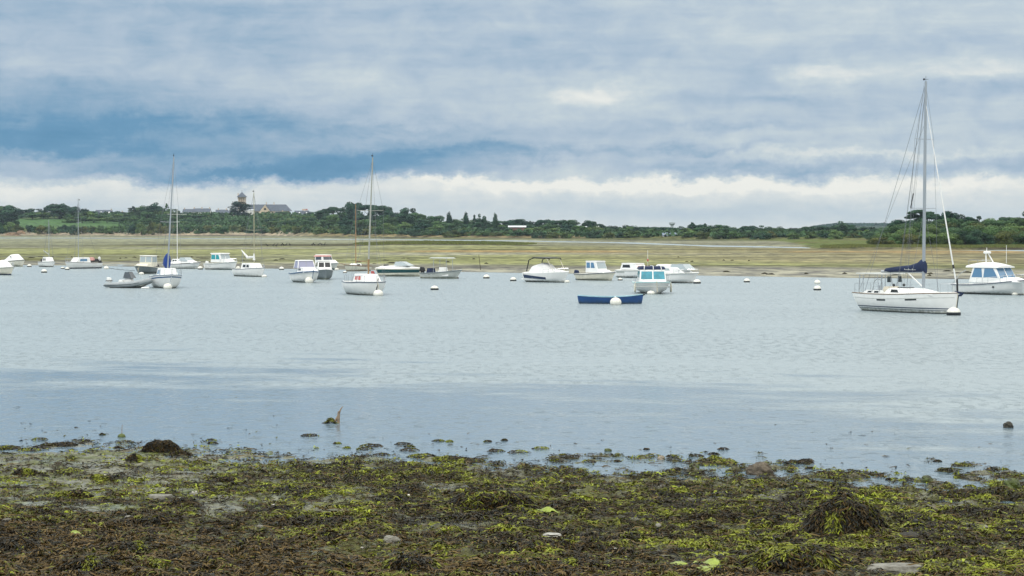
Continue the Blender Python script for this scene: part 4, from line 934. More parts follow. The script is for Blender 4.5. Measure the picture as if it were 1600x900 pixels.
    MB().tube([(cx, 0, t2 - .3), (cx, 0, t2 + 1.6)], .08, 5).tube([(cx - .5, 0, t2 + 1.1), (cx + .5, 0, t2 + 1.1)], .08, 5).build('cross', M_SLATE, r)
    # billboard right of the church
    Y = 1716; r = empty('billboard', (xat(477, Y), Y, pz(333, Y)), 0, 'small red and cream board on posts above the roofs right of the church', 'billboard')
    MB().box((-2.6, 0, 2.4), (2.2, .2, 3.6)).build('board', mat('cream_board', (.62, .45, .36), .7), r); MB().box((.6, -.05, 2.5), (2.1, -.01, 3.5)).build('red_panel', mat('faded_red', (.45, .16, .18), .7), r)
    for x in (-2.2, 1.8): MB().box((x - .1, .05, 0), (x + .1, .15, 2.4)).build('post', M_BARK, r)
    # water tower
    Y = 2400; r = empty('water_tower', (xat(1050, Y), Y, far_z(np.array([xat(1050, Y)]), np.array([Y]))[0]), 0, 'grey goblet shaped water tower on the horizon right of the middle', 'water tower')
    zt = pz(347.5, Y) - r.location.z; M = mat('pale_concrete', (.42, .46, .48), .8)
    MB().lathe([(1.9, -1), (1.7, zt * .62), (1.9, zt * .70)], n=16).build('shaft', M, r, True)
    MB().lathe([(1.9, zt * .60), (3.4, zt * .78), (3.7, zt * .80), (3.7, zt)], n=20).build('tank', M, r, True)
    # small orange earth scars in the left bank
    rgb = mat('orange_earth', (.25, .165, .10), .9, var=.4, scale=.5)
    for px, py, w, h, lab in ((27, 363, 7, 2.8, 'sandy orange earth scar in the bank at the left'), (40, 360, 4, 2.5, 'small red earth scar right of the sandy one')):
        Y = 1464; x = xat(px, Y); z = pz(py, Y)
        b = MB(); vs = []; fs = []
        for j in range(6):
            for i in range(12): u = i / 11 * 2 - 1; v = j / 5; vs.append((u * w * (1 - .3 * v) + .8 * math.sin(9 * u + j), v * 1.8, v * h * (1 - .5 * u * u) + .3 * math.sin(7 * u + 2 * j)))
        for j in range(5):
            for i in range(11): fs.append((j * 12 + i, j * 12 + i + 1, j * 12 + 13 + i, j * 12 + 12 + i))
        o = b.add(vs, fs).build('earth_bank', rgb, None, True); o.location = (x, Y - 16, z - h * .9); tag(o, lab, 'earth bank')
build_buildings()

# ------------------------------------------------------------------ boats
ST = (.13, .14, .07)
M_GEL = mat('white_gelcoat', (.80, .80, .78), .32, var=.05, scale=1.5, stain=ST); M_CREAM = mat('cream_gelcoat', (.70, .67, .56), .4, var=.08, scale=1.5, stain=ST)
M_GREYH = mat('grey_hull_paint', (.17, .20, .21), .45, var=.2, scale=1.5, stain=ST); M_LGREY = mat('light_grey_hull', (.48, .50, .47), .4, var=.12, scale=1.5, stain=ST)
M_BLUEH = mat('blue_hull_paint', (.015, .07, .22), .4, var=.15, scale=2, stain=(.03, .05, .06)); M_DECK = mat('deck_white', (.80, .80, .78), .5, var=.06, scale=2)
M_CABIN = mat('cabin_white', (.82, .82, .80), .35, var=.04, scale=1.5); M_COVER = mat('white_canvas_cover', (.78, .78, .77), .85, var=.08, scale=2.5, bump=.35)
M_BEIGE = mat('beige_canvas', (.62, .57, .47), .9, var=.1, scale=3, bump=.3); M_NAVY = mat('navy_canvas', (.010, .022, .07), .8, var=.25, scale=4, bump=.4); M_BLUEC = mat('blue_sail_cover', (.01, .05, .25), .8, var=.25, scale=4, bump=.4)
M_RED = mat('faded_red_cloth', (.50, .12, .11), .8, var=.2, scale=3); M_PINK = mat('pinkish_cloth', (.62, .33, .30), .85, var=.2, scale=3)
M_NAVYS = mat('navy_stripe', (.012, .03, .08), .3); M_TEALS = mat('dark_teal_stripe', (.006, .06, .065), .3); M_BLUES = mat('blue_rubbing_strake', (.03, .09, .20), .45); M_BLACK = mat('black_rubber', (.015, .015, .017), .5)
M_ANTI = mat('dark_antifouling', (.012, .018, .022), .7, var=.3, scale=3); M_GLASS = mat('tinted_window', (.045, .06, .075), .10, spec=.8); M_TEALG = mat('teal_window', (.03, .30, .33), .12, spec=.7); M_CYANG = mat('cyan_window', (.03, .27, .36), .08, spec=.9, var=.35, scale=1.2)
M_BLUEG = mat('blue_window', (.10, .22, .36), .10, spec=.8); M_LILAC = mat('lilac_window', (.30, .30, .42), .12, spec=.7); M_PALEG = mat('pale_window', (.36, .42, .44), .10, spec=.7)
M_ALU = mat('mast_aluminium', (.42, .45, .48), .38, metal=.6); M_STEEL = mat('stainless_steel', (.60, .61, .62), .25, metal=.9); M_WIRE = mat('rigging_wire', (.22, .23, .25), .4, metal=.5); M_WOOD = mat('varnished_mast', (.34, .20, .09), .5, var=.3, scale=5)
M_TEAK = mat('teak_trim', (.20, .12, .06), .6, var=.2, scale=5); M_RUB = mat('grey_hypalon', (.33, .36, .37), .6, var=.1, scale=3); M_DGREY = mat('dark_grey_rubber', (.07, .09, .10), .6); M_ROPE = mat('pale_rope', (.55, .50, .38), .9); M_MOTORW = mat('white_cowling', (.78, .78, .76), .3)
M_BUOY = mat('buoy_white', (.80, .78, .70), .5, var=.12, scale=4); M_SAIL = mat('white_sailcloth', (.76, .76, .74), .8, var=.08, scale=6, bump=.4); M_SKIN = mat('orange_plastic', (.60, .12, .04), .5)
M_DGLASS = mat('black_window', (.012, .015, .018), .1, spec=.7); M_GREENF = mat('green_fender', (.18, .25, .08), .5)

class Hull:
    def __init__(s, L, B, fs, fb, draft=.35, tw=.82, rake=.10, kind='motor', srake=0.0, nu=28, nv=12, p=2.3, deadrise=.42):
        s.__dict__.update(locals()); s.L = L
    def pt(s, u, v, side, off=0.0):
        L, B = s.L, s.B
        if u < .42: w = s.tw + (1 - s.tw) * math.sin(math.pi / 2 * u / .42)
        else: w = max(0.0, 1 - ((u - .42) / .58) ** s.p)
        if s.kind == 'double': w = max(.0, 1 - abs(u - .48) ** 2.2 / (.5 ** 2.2)) * .98 + .03 * (1 - u)
        b = B / 2 * w
        zs = s.fs + (s.fb - s.fs) * u ** 1.7 - .05 * s.fs * math.sin(math.pi * min(1, u * 1.3))
        zk = -s.draft * (1 - u ** 5 * .55) 
        if s.kind == 'motor':
            c = s.deadrise + .12 * u ** 3
            y = (v / c) * (.86 - .38 * u ** 4) if v < c else (.86 - .38 * u ** 4) + (.14 + .38 * u ** 4) * ((v - c) / (1 - c)) ** .9
        elif s.kind == 'sail':
            y = (1 - (1 - v) ** 2.4) ** .62 * (1 - .25 * u ** 3 * (1 - v))
        else:
            y = .62 * min(1, v / .2) + .38 * v if v > 0 else 0
        z = zk + v * (zs - zk)
        x = -L / 2 + u * L - s.rake * L * (1 - v) * u ** 4 + s.srake * L * (1 - v) * (1 - u) ** 5
        n = 1.0
        return Vector((x + (off if u > .97 else 0), side * (b * y + off), z))
    def v_at(s, u, z, side=1):
        a = s.pt(u, 0, side).z; b = s.pt(u, 1, side).z
        return min(1, max(0, (z - a) / (b - a)))
    def shell(s, m, parent, name='hull'):
        mb = MB(); rings = []
        for i in range(s.nu + 1):
            u = i / s.nu; u = 1 - (1 - u) ** 1.25
            rings.append([s.pt(u, j / s.nv, -1) for j in range(s.nv, -1, -1)] + [s.pt(u, j / s.nv, 1) for j in range(1, s.nv + 1)])
        mb.loft(rings, closed=False, cap=False); n = len(rings[0])
        mb.f.append(tuple(range(n)))                                  # transom
        return mb.build(name, m, parent, True)
    def strip(s, m, parent, name, z0, z1, u0=0.0, u1=.995, off=.012, n=26):
        """a band on both sides between two heights (numbers or functions of u; values <=-9 count from the sheer)"""
        for side in (-1, 1):
            top = []; bot = []; mb = MB()
            for i in range(n + 1):
                u = u0 + (u1 - u0) * i / n; sh = s.pt(u, 1, side).z
                a = z0(u) if callable(z0) else z0; b = z1(u) if callable(z1) else z1
                a = sh + a + 10 if a < -8 else a; b = sh + b + 10 if b < -8 else b
                bot.append(s.pt(u, s.v_at(u, a), side, off)); top.append(s.pt(u, s.v_at(u, b), side, off))
            for i in range(n):
                q = [bot[i], bot[i + 1], top[i + 1], top[i]]; inn = [Vector((p.x, p.y - side * (off + .02), p.z)) for p in q]
                mb.hexa([inn[0], inn[1], q[1], q[0], inn[3], inn[2], q[2], q[3]] if side > 0 else [inn[1], inn[0], q[0], q[1], inn[2], inn[3], q[3], q[2]])
            o = mb.build(name, m, parent)
        return o
    def rub(s, m, parent, r=.035, z=-.05, name='rubbing_strake', u1=1.0):
        mb = MB()
        for side in (-1, 1):
            pts = [s.pt(u1 * i / 24, 1, side) + Vector((0, side * r * .4, z)) for i in range(25)]; mb.tube(pts, r, 6)
        return mb.build(name, m, parent, True)
    def deck(s, m, parent, u0=0.0, u1=1.0, camber=.05, name='deck', dz=0.0):
        mb = MB(); rings = []
        for i in range(21):
            u = u0 + (u1 - u0) * i / 20; a = s.pt(u, 1, -1); b = s.pt(u, 1, 1)
            rings.append([a.lerp(b, j / 8) + Vector((0, 0, dz + camber * s.B * .5 * (1 - (j / 4 - 1) ** 2))) for j in range(9)])
        mb.loft(rings, closed=False, cap=False); return mb.build(name, m, parent, True)
    def cockpit(s, m, parent, u0, u1, floor, coam=.10):
        """side decks plus a sunk floor and inner walls"""
        mb = MB(); A = []; Bq = []
        for i in range(13):
            u = u0 + (u1 - u0) * i / 12; a = s.pt(u, 1, -1); b = s.pt(u, 1, 1); w = min(coam, abs(b.y) * .5)
            A.append([a, a + Vector((0, w, .01)), Vector((a.x, a.y + w + .02, floor)), Vector((b.x, b.y - w - .02, floor)), b + Vector((0, -w, .01)), b])
        mb.loft(A, closed=False, cap=False)
        e = A[-1]; mb.add(e[1:5], [(0, 1, 2, 3)]); e = A[0]; mb.add(e[1:5], [(0, 3, 2, 1)])
        return mb.build('cockpit', m, parent)

def tbox(x0, x1, w0, z0, z1, rf=0.0, rb=0.0, w1=None):
    """tapered cabin: rf/rb = how far the front/back lean in at the top; returns the eight corners"""
    w1 = w0 * .86 if w1 is None else w1; a, b = w0 / 2, w1 / 2
    return [Vector(p) for p in ((x0, -a, z0), (x1, -a, z0), (x1, a, z0), (x0, a, z0), (x0 + rb, -b, z1), (x1 - rf, -b, z1), (x1 - rf, b, z1), (x0 + rb, b, z1))]
FACE = {'front': (1, 2, 6, 5), 'back': (3, 0, 4, 7), 'right': (0, 1, 5, 4), 'left': (2, 3, 7, 6)}      # bl br tr tl seen from outside
def pane(c8, face, u0, u1, v0, v1, m, parent, name='window', off=.012, slant=0.0):
    bl, br, tr, tl = [c8[i] for i in FACE[face]]
    def q(u, v): return bl.lerp(br, u).lerp(tl.lerp(tr, u), v)
    n = (br - bl).cross(tl - bl).normalized() * off
    p = [q(u0, v0), q(u1, v0), q(u1 - slant, v1), q(u0 + slant, v1)]
    return MB().hexa([a - n * .5 for a in p] + [a + n for a in p]).build(name, m, parent)
def cabin(parent, name, c8, m, wins=(), wm=None, roof=None, rm=None, overhang=.08, bevel=.05, thick=.07):
    o = MB().hexa(c8).build(name, m, parent, bevel=bevel)
    for w in wins: pane(c8, w[0], w[1], w[2], w[3], w[4], w[5] if len(w) > 5 and w[5] else wm, o, slant=w[6] if len(w) > 6 else 0)
    if roof:
        t = c8[4:]; x0 = min(p.x for p in t) - overhang; x1 = max(p.x for p in t) + overhang * 1.6; a = abs(t[0].y) + overhang * .5; z = t[0].z - .01
        MB().hexa([Vector(p) for p in ((x0, -a, z), (x1, -a, z), (x1, a, z), (x0, a, z), (x0 + .05, -a * .92, z + thick), (x1 - .08, -a * .92, z + thick), (x1 - .08, a * .92, z + thick), (x0 + .05, a * .92, z + thick))]).build('roof', rm or m, o, bevel=.03)
    return o
def outboard(parent, x, z, m=None, s=1.0, tilt=0.0, y=0.0, band=None):
    m = m or M_BLACK; r = empty('outboard_motor', (x, y, z), 0); r.parent = parent; r.rotation_euler = (0, tilt, 0)
    MB().hexa([Vector(p) * s for p in ((-.42, -.17, .12), (.10, -.17, .12), (.10, .17, .12), (-.42, .17, .12), (-.36, -.13, .55), (.02, -.13, .50), (.02, .13, .50), (-.36, .13, .55))]).build('cowling', m, r, bevel=.06 * s)
    if band: MB().hexa([Vector(p) * s for p in ((-.435, -.18, .20), (.105, -.18, .20), (.105, .18, .20), (-.435, .18, .20), (-.43, -.178, .27), (.10, -.178, .27), (.10, .178, .27), (-.43, .178, .27))]).build('band', band, r)
    MB().hexa([Vector(p) * s for p in ((-.22, -.05, -.75), (-.04, -.05, -.75), (-.04, .05, -.75), (-.22, .05, -.75), (-.30, -.08, .13), (.02, -.08, .13), (.02, .08, .13), (-.30, .08, .13))]).build('leg', m, r)
    return r
def rail(parent, pts, posts=(), r=.016, name='guard_rail', m=None, base=.5):
    mb = MB(); mb.tube(pts, r, 5)
    for p in posts: p = Vector(p); mb.tube([p, (p.x, p.y, p.z - base)], r * .9, 5)
    return mb.build(name, m or M_STEEL, parent, True)
def bow_rail(h, parent, hgt=.45, u0=.55, n=5, m=None, r=.016):
    pts = []; posts = []
    for side in (-1, 1):
        s_ = [h.pt(u0 + (.985 - u0) * i / 8, 1, side) + Vector((0, -side * .05, hgt)) for i in range(9)]
        pts.append(s_)
        posts += [s_[int(k * 8 / (n - 1))] for k in range(n)]
    full = pts[0] + pts[1][::-1]
    return rail(parent, full, posts, r, 'pulpit', m, hgt)
def mooring(parent, h, bx, by, m=None):
    """pale mooring line from the stem down to the buoy"""
    a = h.pt(1, 1, 1); MB().tube([a, a.lerp(Vector((bx, by, .1)), .5) + Vector((0, 0, -.12)), (bx, by, .1)], .022, 5).build('mooring_line', m or M_ROPE, parent, True)
def marks(parent, h, u0, u1, z, size, m, side=-1, n=6, seed=0):
    """tiny registration characters: strokes too small to read, as in the photograph"""
    rg = random.Random(seed); mb = MB(); k = 0
    for i in range(n):
        if i == 2: continue
        u = u0 + (u1 - u0) * i / n; a = h.pt(u, h.v_at(u, z), side, .014)
        for dx, dz, w, hh in ((0, 0, .2, 1), (rg.uniform(.2, .5), rg.choice((0, .4, .8)), .35, .22)):
            q = size; mb.box((a.x + dx * q, a.y - .004, a.z + dz * q), (a.x + (dx + w) * q, a.y + .004, a.z + (dz + hh) * q))
    return mb.build('registration_mark', m, parent)
def place(name, px, wl, rot, label, cat, group='boats moored in the estuary'):
    p = P(px, wl, 0)
    if name != 'yacht': k = 2.3 * abs(math.sin(R(rot))); p = p * (1 + k / p.y)
    return empty(name, p, R(rot), label, cat, group)
def cover_loft(parent, name, h, prof, m, w=.92, sub=11):
    """canvas or moulded shell over the hull: prof = (u, height above sheer)"""
    mb = MB(); rings = []
    for u, z in prof:
        a = h.pt(u, 1, -1); b = h.pt(u, 1, 1); ring = []
        for j in range(sub):
            t = j / (sub - 1) * 2 - 1; ring.append(Vector((a.x, b.y * w * t, a.z + z * (1 - abs(t) ** 3.2) - .02)))
        rings.append(ring)
    mb.loft(rings, closed=False, cap=False); n = sub; N = len(rings)
    mb.f.append(tuple(range(n))); mb.f.append(tuple(range((N - 1) * n, N * n))[::-1])
    return mb.build(name, m, parent, True)
def screen(parent, c8, m, frame=None, sides=True, r=.018):
    """wrap-round windscreen: glass panes in a frame"""
    o = MB(); f = FACE['front']
    o.tube([c8[3], c8[7], c8[6], c8[5], c8[4], c8[0]] if False else [c8[0], c8[4], c8[5], c8[6], c8[7], c8[3]], r, 5).tube([c8[1], c8[5]], r, 5).tube([c8[2], c8[6]], r, 5)
    o = o.build('windscreen', frame or M_STEEL, parent, True)
    pane(c8, 'front', .02, .49, .02, .97, m, o, 'pane', .008); pane(c8, 'front', .51, .98, .02, .97, m, o, 'pane', .008)
    if sides: pane(c8, 'right', .05, .98, .02, .95, m, o, 'pane', .008); pane(c8, 'left', .02, .95, .02, .95, m, o, 'pane', .008)
    return o

def mastset(parent, x, zb, H, h, r=.05, lean=0.0, m=None, spread=((.55, .8),), boom=None, wires=True, boomz=.9, back=True, fore=True, top=True, leany=0.0, wr=.010, shroud_x=-.12):
    m = m or M_ALU; base = Vector((x, 0, zb)); tip = Vector((x + lean, leany, zb + H)); at = lambda k: base.lerp(tip, k)
    mast = MB().tube([base, at(.5), tip], [r, r * .95, r * .7], 8).build('mast', m, parent, True)
    if top: MB().tube([tip, tip + Vector((0, 0, .35))], .012, 4).tube([tip + Vector((-.25, 0, .12)), tip + Vector((.30, 0, .12))], .014, 4).box(tuple(tip + Vector((-.28, -.03, .08))), tuple(tip + Vector((-.12, .03, .2)))).build('wind_vane', M_BLACK, mast)
    ends = []
    for k, w in spread:
        p = at(k); MB().tube([p + Vector((-.1, -w, .03)), p, p + Vector((-.1, w, .03))], .022, 5).build('spreader', m, mast, True); ends.append((p, w))
    if wires:
        for side in (-1, 1):
            cp = h.pt(max(0, min(1, (x + shroud_x) / h.L + .5)), 1, side)
            pts = [cp] + [p + Vector((-.1, side * w, .03)) for p, w in ends] + [tip - Vector((0, 0, .2))]
            MB().tube(pts, wr, 4).build('shroud', M_WIRE, parent)
            if ends: MB().tube([cp + Vector((.15, 0, 0)), ends[0][0] - Vector((0, 0, .05))], wr, 4).build('shroud', M_WIRE, parent)
        if fore: MB().tube([h.pt(.99, 1, 1), at(.97)], wr, 4).build('forestay', M_WIRE, parent)
        if back: MB().tube([h.pt(.0, 1, 0), tip], wr, 4).build('backstay', M_WIRE, parent)
    return mast, at

def build_motorboats():
    # 1 covered cruiser far left
    r = place('motorboat', 24, 416.5, -48, 'white motorboat under a humped white cover, farthest left against the mud', 'motorboat'); h = Hull(5.4, 2.2, .75, 1.05)
    h.shell(M_CREAM, r); h.deck(M_DECK, r); h.rub(M_BLACK, r, .03); cover_loft(r, 'canvas_cover', h, [(.02, .15), (.15, .45), (.38, 1.0), (.58, 1.0), (.72, .5), (.88, .16), (.97, .05)], M_COVER); outboard(r, -2.75, .55)
    MB().box((.2, -1.0, 1.35), (.5, -.93, 1.5)).build('window', M_DGLASS, r)
    # 2 second left
    r = place('motorboat', 3, 430, -48, 'white motorboat with curved white canopy and steel rail, overlapping the humped one', 'motorboat'); h = Hull(5.6, 2.3, .75, 1.05)
    h.shell(M_CREAM, r); h.strip(M_NAVYS, r, 'boot_stripe', -.05, .14); h.deck(M_DECK, r); h.rub(M_LGREY, r, .035); cover_loft(r, 'canopy', h, [(.05, .3), (.3, .85), (.55, 1.0), (.70, .72), (.80, .12), (.95, .05)], M_COVER, .86); bow_rail(h, r, .5, .5)
    # 3 bow at left edge
    r = place('motorboat', -36, 441, -42, 'white motorboat cut by the left edge, only its raked bow showing', 'motorboat'); h = Hull(6.2, 2.4, 1.0, 1.45, rake=.14)
    h.shell(M_GEL, r); h.strip(M_TEALS, r, 'boot_stripe', -.05, .20); h.deck(M_DECK, r); h.rub(M_BLACK, r, .05); cabin(r, 'cabin', tbox(-1.6, 1.2, 1.7, 1.2, 1.9, .5, .1), M_CABIN, [('right', .2, .8, .35, .8)], M_GLASS); bow_rail(h, r, .5, .5)
    # pilothouse with dark grey hull behind the dinghy
    r = place('fishing_boat', 229, 428, -106, 'grey hulled fishing boat with tall white wheelhouse, bow towards the viewer behind the grey dinghy', 'fishing boat'); r.scale = (1, 1, 0.86); h = Hull(5.6, 2.5, .85, 1.2, rake=.13)
    h.shell(M_GREYH, r); h.deck(M_DECK, r, .3); h.cockpit(M_DECK, r, 0, .3, .4); h.rub(M_CREAM, r, .06, 0.0); cabin(r, 'cuddy', tbox(-.2, 1.7, 1.7, 1.0, 1.45, .6, 0), M_CREAM)
    cabin(r, 'wheelhouse', tbox(-1.3, .3, 1.75, 1.05, 2.55, .15, .0, 1.65), M_CREAM, [('front', .05, .47, .40, .92), ('front', .53, .95, .40, .92), ('right', .08, .48, .40, .92), ('right', .55, .95, .40, .92), ('left', .08, .92, .40, .92), ('back', .15, .85, .35, .92)], M_PALEG, True, M_CABIN)
    outboard(r, -2.9, .7); MB().tube([(2.55, -.1, 1.15), (2.6, .2, .5), (2.65, .1, .1)], .03, 5).tube([(2.55, .3, 1.15), (2.65, .15, .5)], .03, 5).build('mooring_line', M_ROPE, r)
    # speedboat with low windscreen behind leaning sloop
    r = place('speedboat', 292, 420, -38, 'low white speedboat with small raked windscreen right of the tall leaning mast', 'speedboat'); h = Hull(5.6, 2.0, .70, .95, rake=.15)
    h.shell(M_GEL, r); h.deck(M_DECK, r, .38); h.cockpit(M_DECK, r, 0, .38, .35); h.rub(M_BLACK, r, .035); h.strip(M_LGREY, r, 'side_stripe', .30, .38); cabin(r, 'cuddy', tbox(-.6, 2.0, 1.5, .78, 1.15, 1.2, 0), M_CABIN); screen(r, tbox(-.9, .9, 1.5, 1.05, 1.55, .8, .1, 1.1), M_PALEG); cover_loft(r, 'engine_cover', h, [(0, .1), (.06, .32), (.18, .3), (.24, .05)], M_CABIN, .8)
    # pilothouse with teal windows
    r = place('motorboat', 348, 421.5, -38, 'white cabin motorboat with green side windows, left of the boat with furled white sail', 'motorboat'); h = Hull(5.6, 2.3, .85, 1.15)
    h.shell(M_GEL, r); h.deck(M_DECK, r, .28); h.cockpit(M_DECK, r, 0, .28, .45); h.rub(M_LGREY, r, .04); marks(r, h, .08, .3, .45, .16, M_BLACK, seed=1); h.strip(M_TEALS, r, 'boot_stripe', -.04, .10, .3)
    cabin(r, 'cuddy', tbox(.3, 1.9, 1.7, 1.0, 1.45, .7, 0), M_CABIN); cabin(r, 'wheelhouse', tbox(-1.4, .8, 1.9, 1.0, 2.15, .45, .05, 1.7), M_CABIN, [('front', .04, .48, .38, .9, M_PALEG), ('front', .52, .96, .38, .9, M_PALEG), ('right', .05, .45, .35, .88, M_TEALG), ('right', .5, .86, .35, .88, M_TEALG, .04), ('left', .1, .9, .35, .88)], M_TEALG, True, M_CABIN, .14, thick=.12)
    bow_rail(h, r, .4, .6); outboard(r, -2.9, .6, M_MOTORW)
    # cuddy facing viewer, blue trim
    r = place('motorboat', 478, 442, -68, 'white motorboat with blue rubbing strake and two pane windscreen, bow towards the viewer', 'motorboat'); h = Hull(5.6, 2.5, .95, 1.22, rake=.13, p=2.8)
    h.shell(M_GEL, r); h.deck(M_DECK, r, .3); h.cockpit(M_DECK, r, 0, .3, .45); h.rub(M_BLUES, r, .06, -.03); MB().tube([h.pt(1, 1, 1) + Vector((.03, 0, .08)), h.pt(1, .5, 1) + Vector((.03, 0, 0)), h.pt(1, .25, 1) + Vector((.02, 0, 0))], .035, 6).build('stem_band', M_BLUES, r)
    cabin(r, 'cuddy', tbox(-.4, 2.0, 1.75, 1.05, 1.6, .8, 0, 1.35), M_CABIN, [('right', .15, .6, .35, .75)], M_DGLASS); screen(r, tbox(-1.3, .25, 1.85, 1.45, 2.25, .3, .1, 1.55), M_LILAC, M_CABIN, r=.05); MB().hexa(tbox(-1.3, .05, 1.7, 2.22, 2.32, .05, .0, 1.5)).build('hard_top', M_CABIN, r, bevel=.03)
    outboard(r, -3.0, .75, M_BLUEC, 1.1, y=.3); bow_rail(h, r, .35, .6)
    # boat with dark hull and red awning
    r = place('motorboat', 506, 437, -80, 'dark grey hulled motorboat with white cabin and red awning behind the blue trimmed boat', 'motorboat'); h = Hull(5.4, 2.1, .9, 1.15)
    h.shell(M_GREYH, r); h.deck(M_DECK, r, .2); h.rub(M_CABIN, r, .05, 0); cabin(r, 'cabin', tbox(-1.4, 1.2, 1.6, 1.05, 2.05, .5, .1), M_CABIN, [('front', .08, .46, .3, .8), ('front', .54, .92, .3, .8), ('right', .15, .5, .35, .8), ('right', .55, .85, .35, .8), ('left', .15, .85, .35, .8)], M_DGLASS, True)
    MB().hexa(tbox(-2.6, -.9, 1.9, 2.45, 2.62, 0, 0, 1.6)).build('awning', M_PINK, r, bevel=.04); MB().hexa(tbox(-2.5, -1.3, 1.2, 1.2, 1.9, .2, .2, 1.0)).build('folded_canopy', M_RED, r, bevel=.08); rail(r, [(-2.5, -.8, 1.0), (-2.5, -.8, 2.45)], r=.02, name='awning_pole'); rail(r, [(-2.5, .8, 1.0), (-2.5, .8, 2.45)], r=.02, name='awning_pole')
    # white cabin cruiser behind it
    r = place('motorboat', 510, 422, -50, 'white cabin cruiser with square wheelhouse, farthest back behind the red awning', 'motorboat'); h = Hull(5.4, 2.2, .75, 1.0)
    h.shell(M_LGREY, r); h.deck(M_DECK, r); h.rub(M_CABIN, r, .06, 0); h.strip(M_TEALS, r, 'boot_stripe', -.04, .22); cabin(r, 'cuddy', tbox(.2, 1.9, 1.6, .9, 1.35, .8, 0), M_CABIN); cabin(r, 'wheelhouse', tbox(-1.6, .5, 1.7, .9, 2.0, .35, .05), M_CABIN, [('front', .06, .94, .4, .88), ('right', .1, .8, .4, .88), ('left', .1, .9, .4, .88)], M_GLASS, True)
    # teal striped speedboat
    r = place('speedboat', 627, 432, -22, 'long low white speedboat with dark teal side stripe, right of the pink flag sloop', 'speedboat'); h = Hull(6.1, 2.1, .95, .98, rake=.13, srake=.10)
    h.shell(M_CREAM, r); h.deck(M_DECK, r, .0, camber=.08); h.strip(M_TEALS, r, 'side_stripe', lambda u: .38 + .1 * u, lambda u: .80 + .02 * u, 0.02, .93, n=30); marks(r, h, .14, .34, .52, .13, M_CABIN, n=7, seed=4)
    cover_loft(r, 'deck_moulding', h, [(.0, .08), (.10, .30), (.40, .38), (.62, .32), (.85, .10), (.97, .02)], M_CABIN, .9); screen(r, tbox(-.7, 1.35, 1.55, 1.25, 1.72, 1.0, .2, 1.05), M_PALEG, M_STEEL); MB().hexa(tbox(-2.2, -1.7, .7, 1.2, 1.38, .1, .1)).build('engine_hatch', M_BLACK, r, bevel=.04)
    # centre console with T-top
    r = place('fishing_boat', 692, 435.5, -34, 'open grey fishing boat with a flat T-top on four posts and black outboard', 'fishing boat'); h = Hull(5.3, 2.0, .62, 1.0, rake=.17, p=2.0)
    h.shell(M_LGREY, r); h.deck(M_DECK, r, .72); h.cockpit(M_DECK, r, 0, .72, .3); h.rub(M_GREYH, r, .045, -.02); h.strip(M_GEL, r, 'lower_panel', .0, .24, .0, .7); marks(r, h, .25, .45, .42, .13, M_BLACK, seed=6); cabin(r, 'console', tbox(-.3, .6, .8, .4, 1.25, .25, 0), M_CABIN)
    MB().hexa(tbox(-.5, .3, .7, .4, .95, 0, .1)).build('seat', M_CABIN, r, bevel=.05)
    for x in (-.9, .95):
        for y in (-.6, .6): rail(r, [(x, y, .4), (x * .93, y, 2.25)], r=.028, name='post')
    MB().hexa(tbox(-1.45, 1.3, 1.5, 2.25, 2.36, .25, .25, 1.35)).build('t_top', M_LGREY, r, bevel=.03); outboard(r, -2.65, .62, M_BLACK, 1.25)
    MB().hexa(tbox(-2.0, -1.3, 1.0, .5, 1.15, .1, .1)).build('leaning_post', M_NAVY, r, bevel=.06)
    # cruiser with arch, navy stripe, white cover
    r = place('motorboat', 857, 441.5, -46, 'white sports cruiser with navy side stripe, white cover and black bimini hoop', 'motorboat'); h = Hull(6.0, 2.4, .95, 1.12, rake=.14, srake=.05)
    h.shell(M_GEL, r); h.deck(M_DECK, r, camber=.07); h.strip(M_NAVYS, r, 'side_stripe', lambda u: .42 - .18 * u, lambda u: .80 - .45 * u, 0.03, .60); marks(r, h, .25, .40, .42, .10, M_CABIN, n=5, seed=7); h.strip(M_ANTI, r, 'boot_stripe', -.05, .07)
    cover_loft(r, 'canvas_cover', h, [(.12, .1), (.18, .8), (.40, 1.12), (.52, .95), (.60, .42), (.78, .26), (.95, .05)], M_COVER, .86); bow_rail(h, r, .38, .55)
    MB().tube([(-2.2, -1.05, 1.1), (-1.9, -1.0, 2.3), (-1.2, -.95, 2.55), (.9, -.9, 2.5), (1.0, -.85, 2.35)], .06, 6).tube([(-2.2, 1.05, 1.1), (-1.9, 1.0, 2.3), (-1.2, .95, 2.55), (.9, .9, 2.5), (1.0, .85, 2.35)], .05, 6).build('bimini_frame', M_BLACK, r, True)
    MB().hexa([Vector(p) for p in ((-1.4, -1.0, 2.5), (.9, -.95, 2.46), (.9, .95, 2.46), (-1.4, 1.0, 2.5), (-1.4, -1.0, 2.60), (.9, -.95, 2.56), (.9, .95, 2.56), (-1.4, 1.0, 2.60))]).build('folded_bimini', M_BLACK, r, bevel=.03); rail(r, [(.7, -.95, 2.45), (1.5, -.85, 1.3)], r=.03, name='strut', m=M_BEIGE); rail(r, [(.7, .95, 2.45), (1.5, .85, 1.3)], r=.03, name='strut', m=M_BEIGE)
    MB().box((-3.2, -.9, .25), (-2.85, .9, .35)).build('swim_platform', M_DECK, r)
    # pilothouse with grey outboard
    r = place('fishing_boat', 933, 438.5, -46, 'cream fishing boat with tall two windowed wheelhouse and dark outboard, right of the bimini cruiser', 'fishing boat'); r.scale = (1, 1, 0.87); h = Hull(5.4, 2.2, .82, 1.08, rake=.12, srake=.08)
    h.shell(M_CREAM, r); h.deck(M_DECK, r, .38); h.cockpit(M_DECK, r, 0, .38, .45); h.rub(M_NAVYS, r, .035, -.05); marks(r, h, .16, .34, .48, .14, M_BLACK, seed=8)
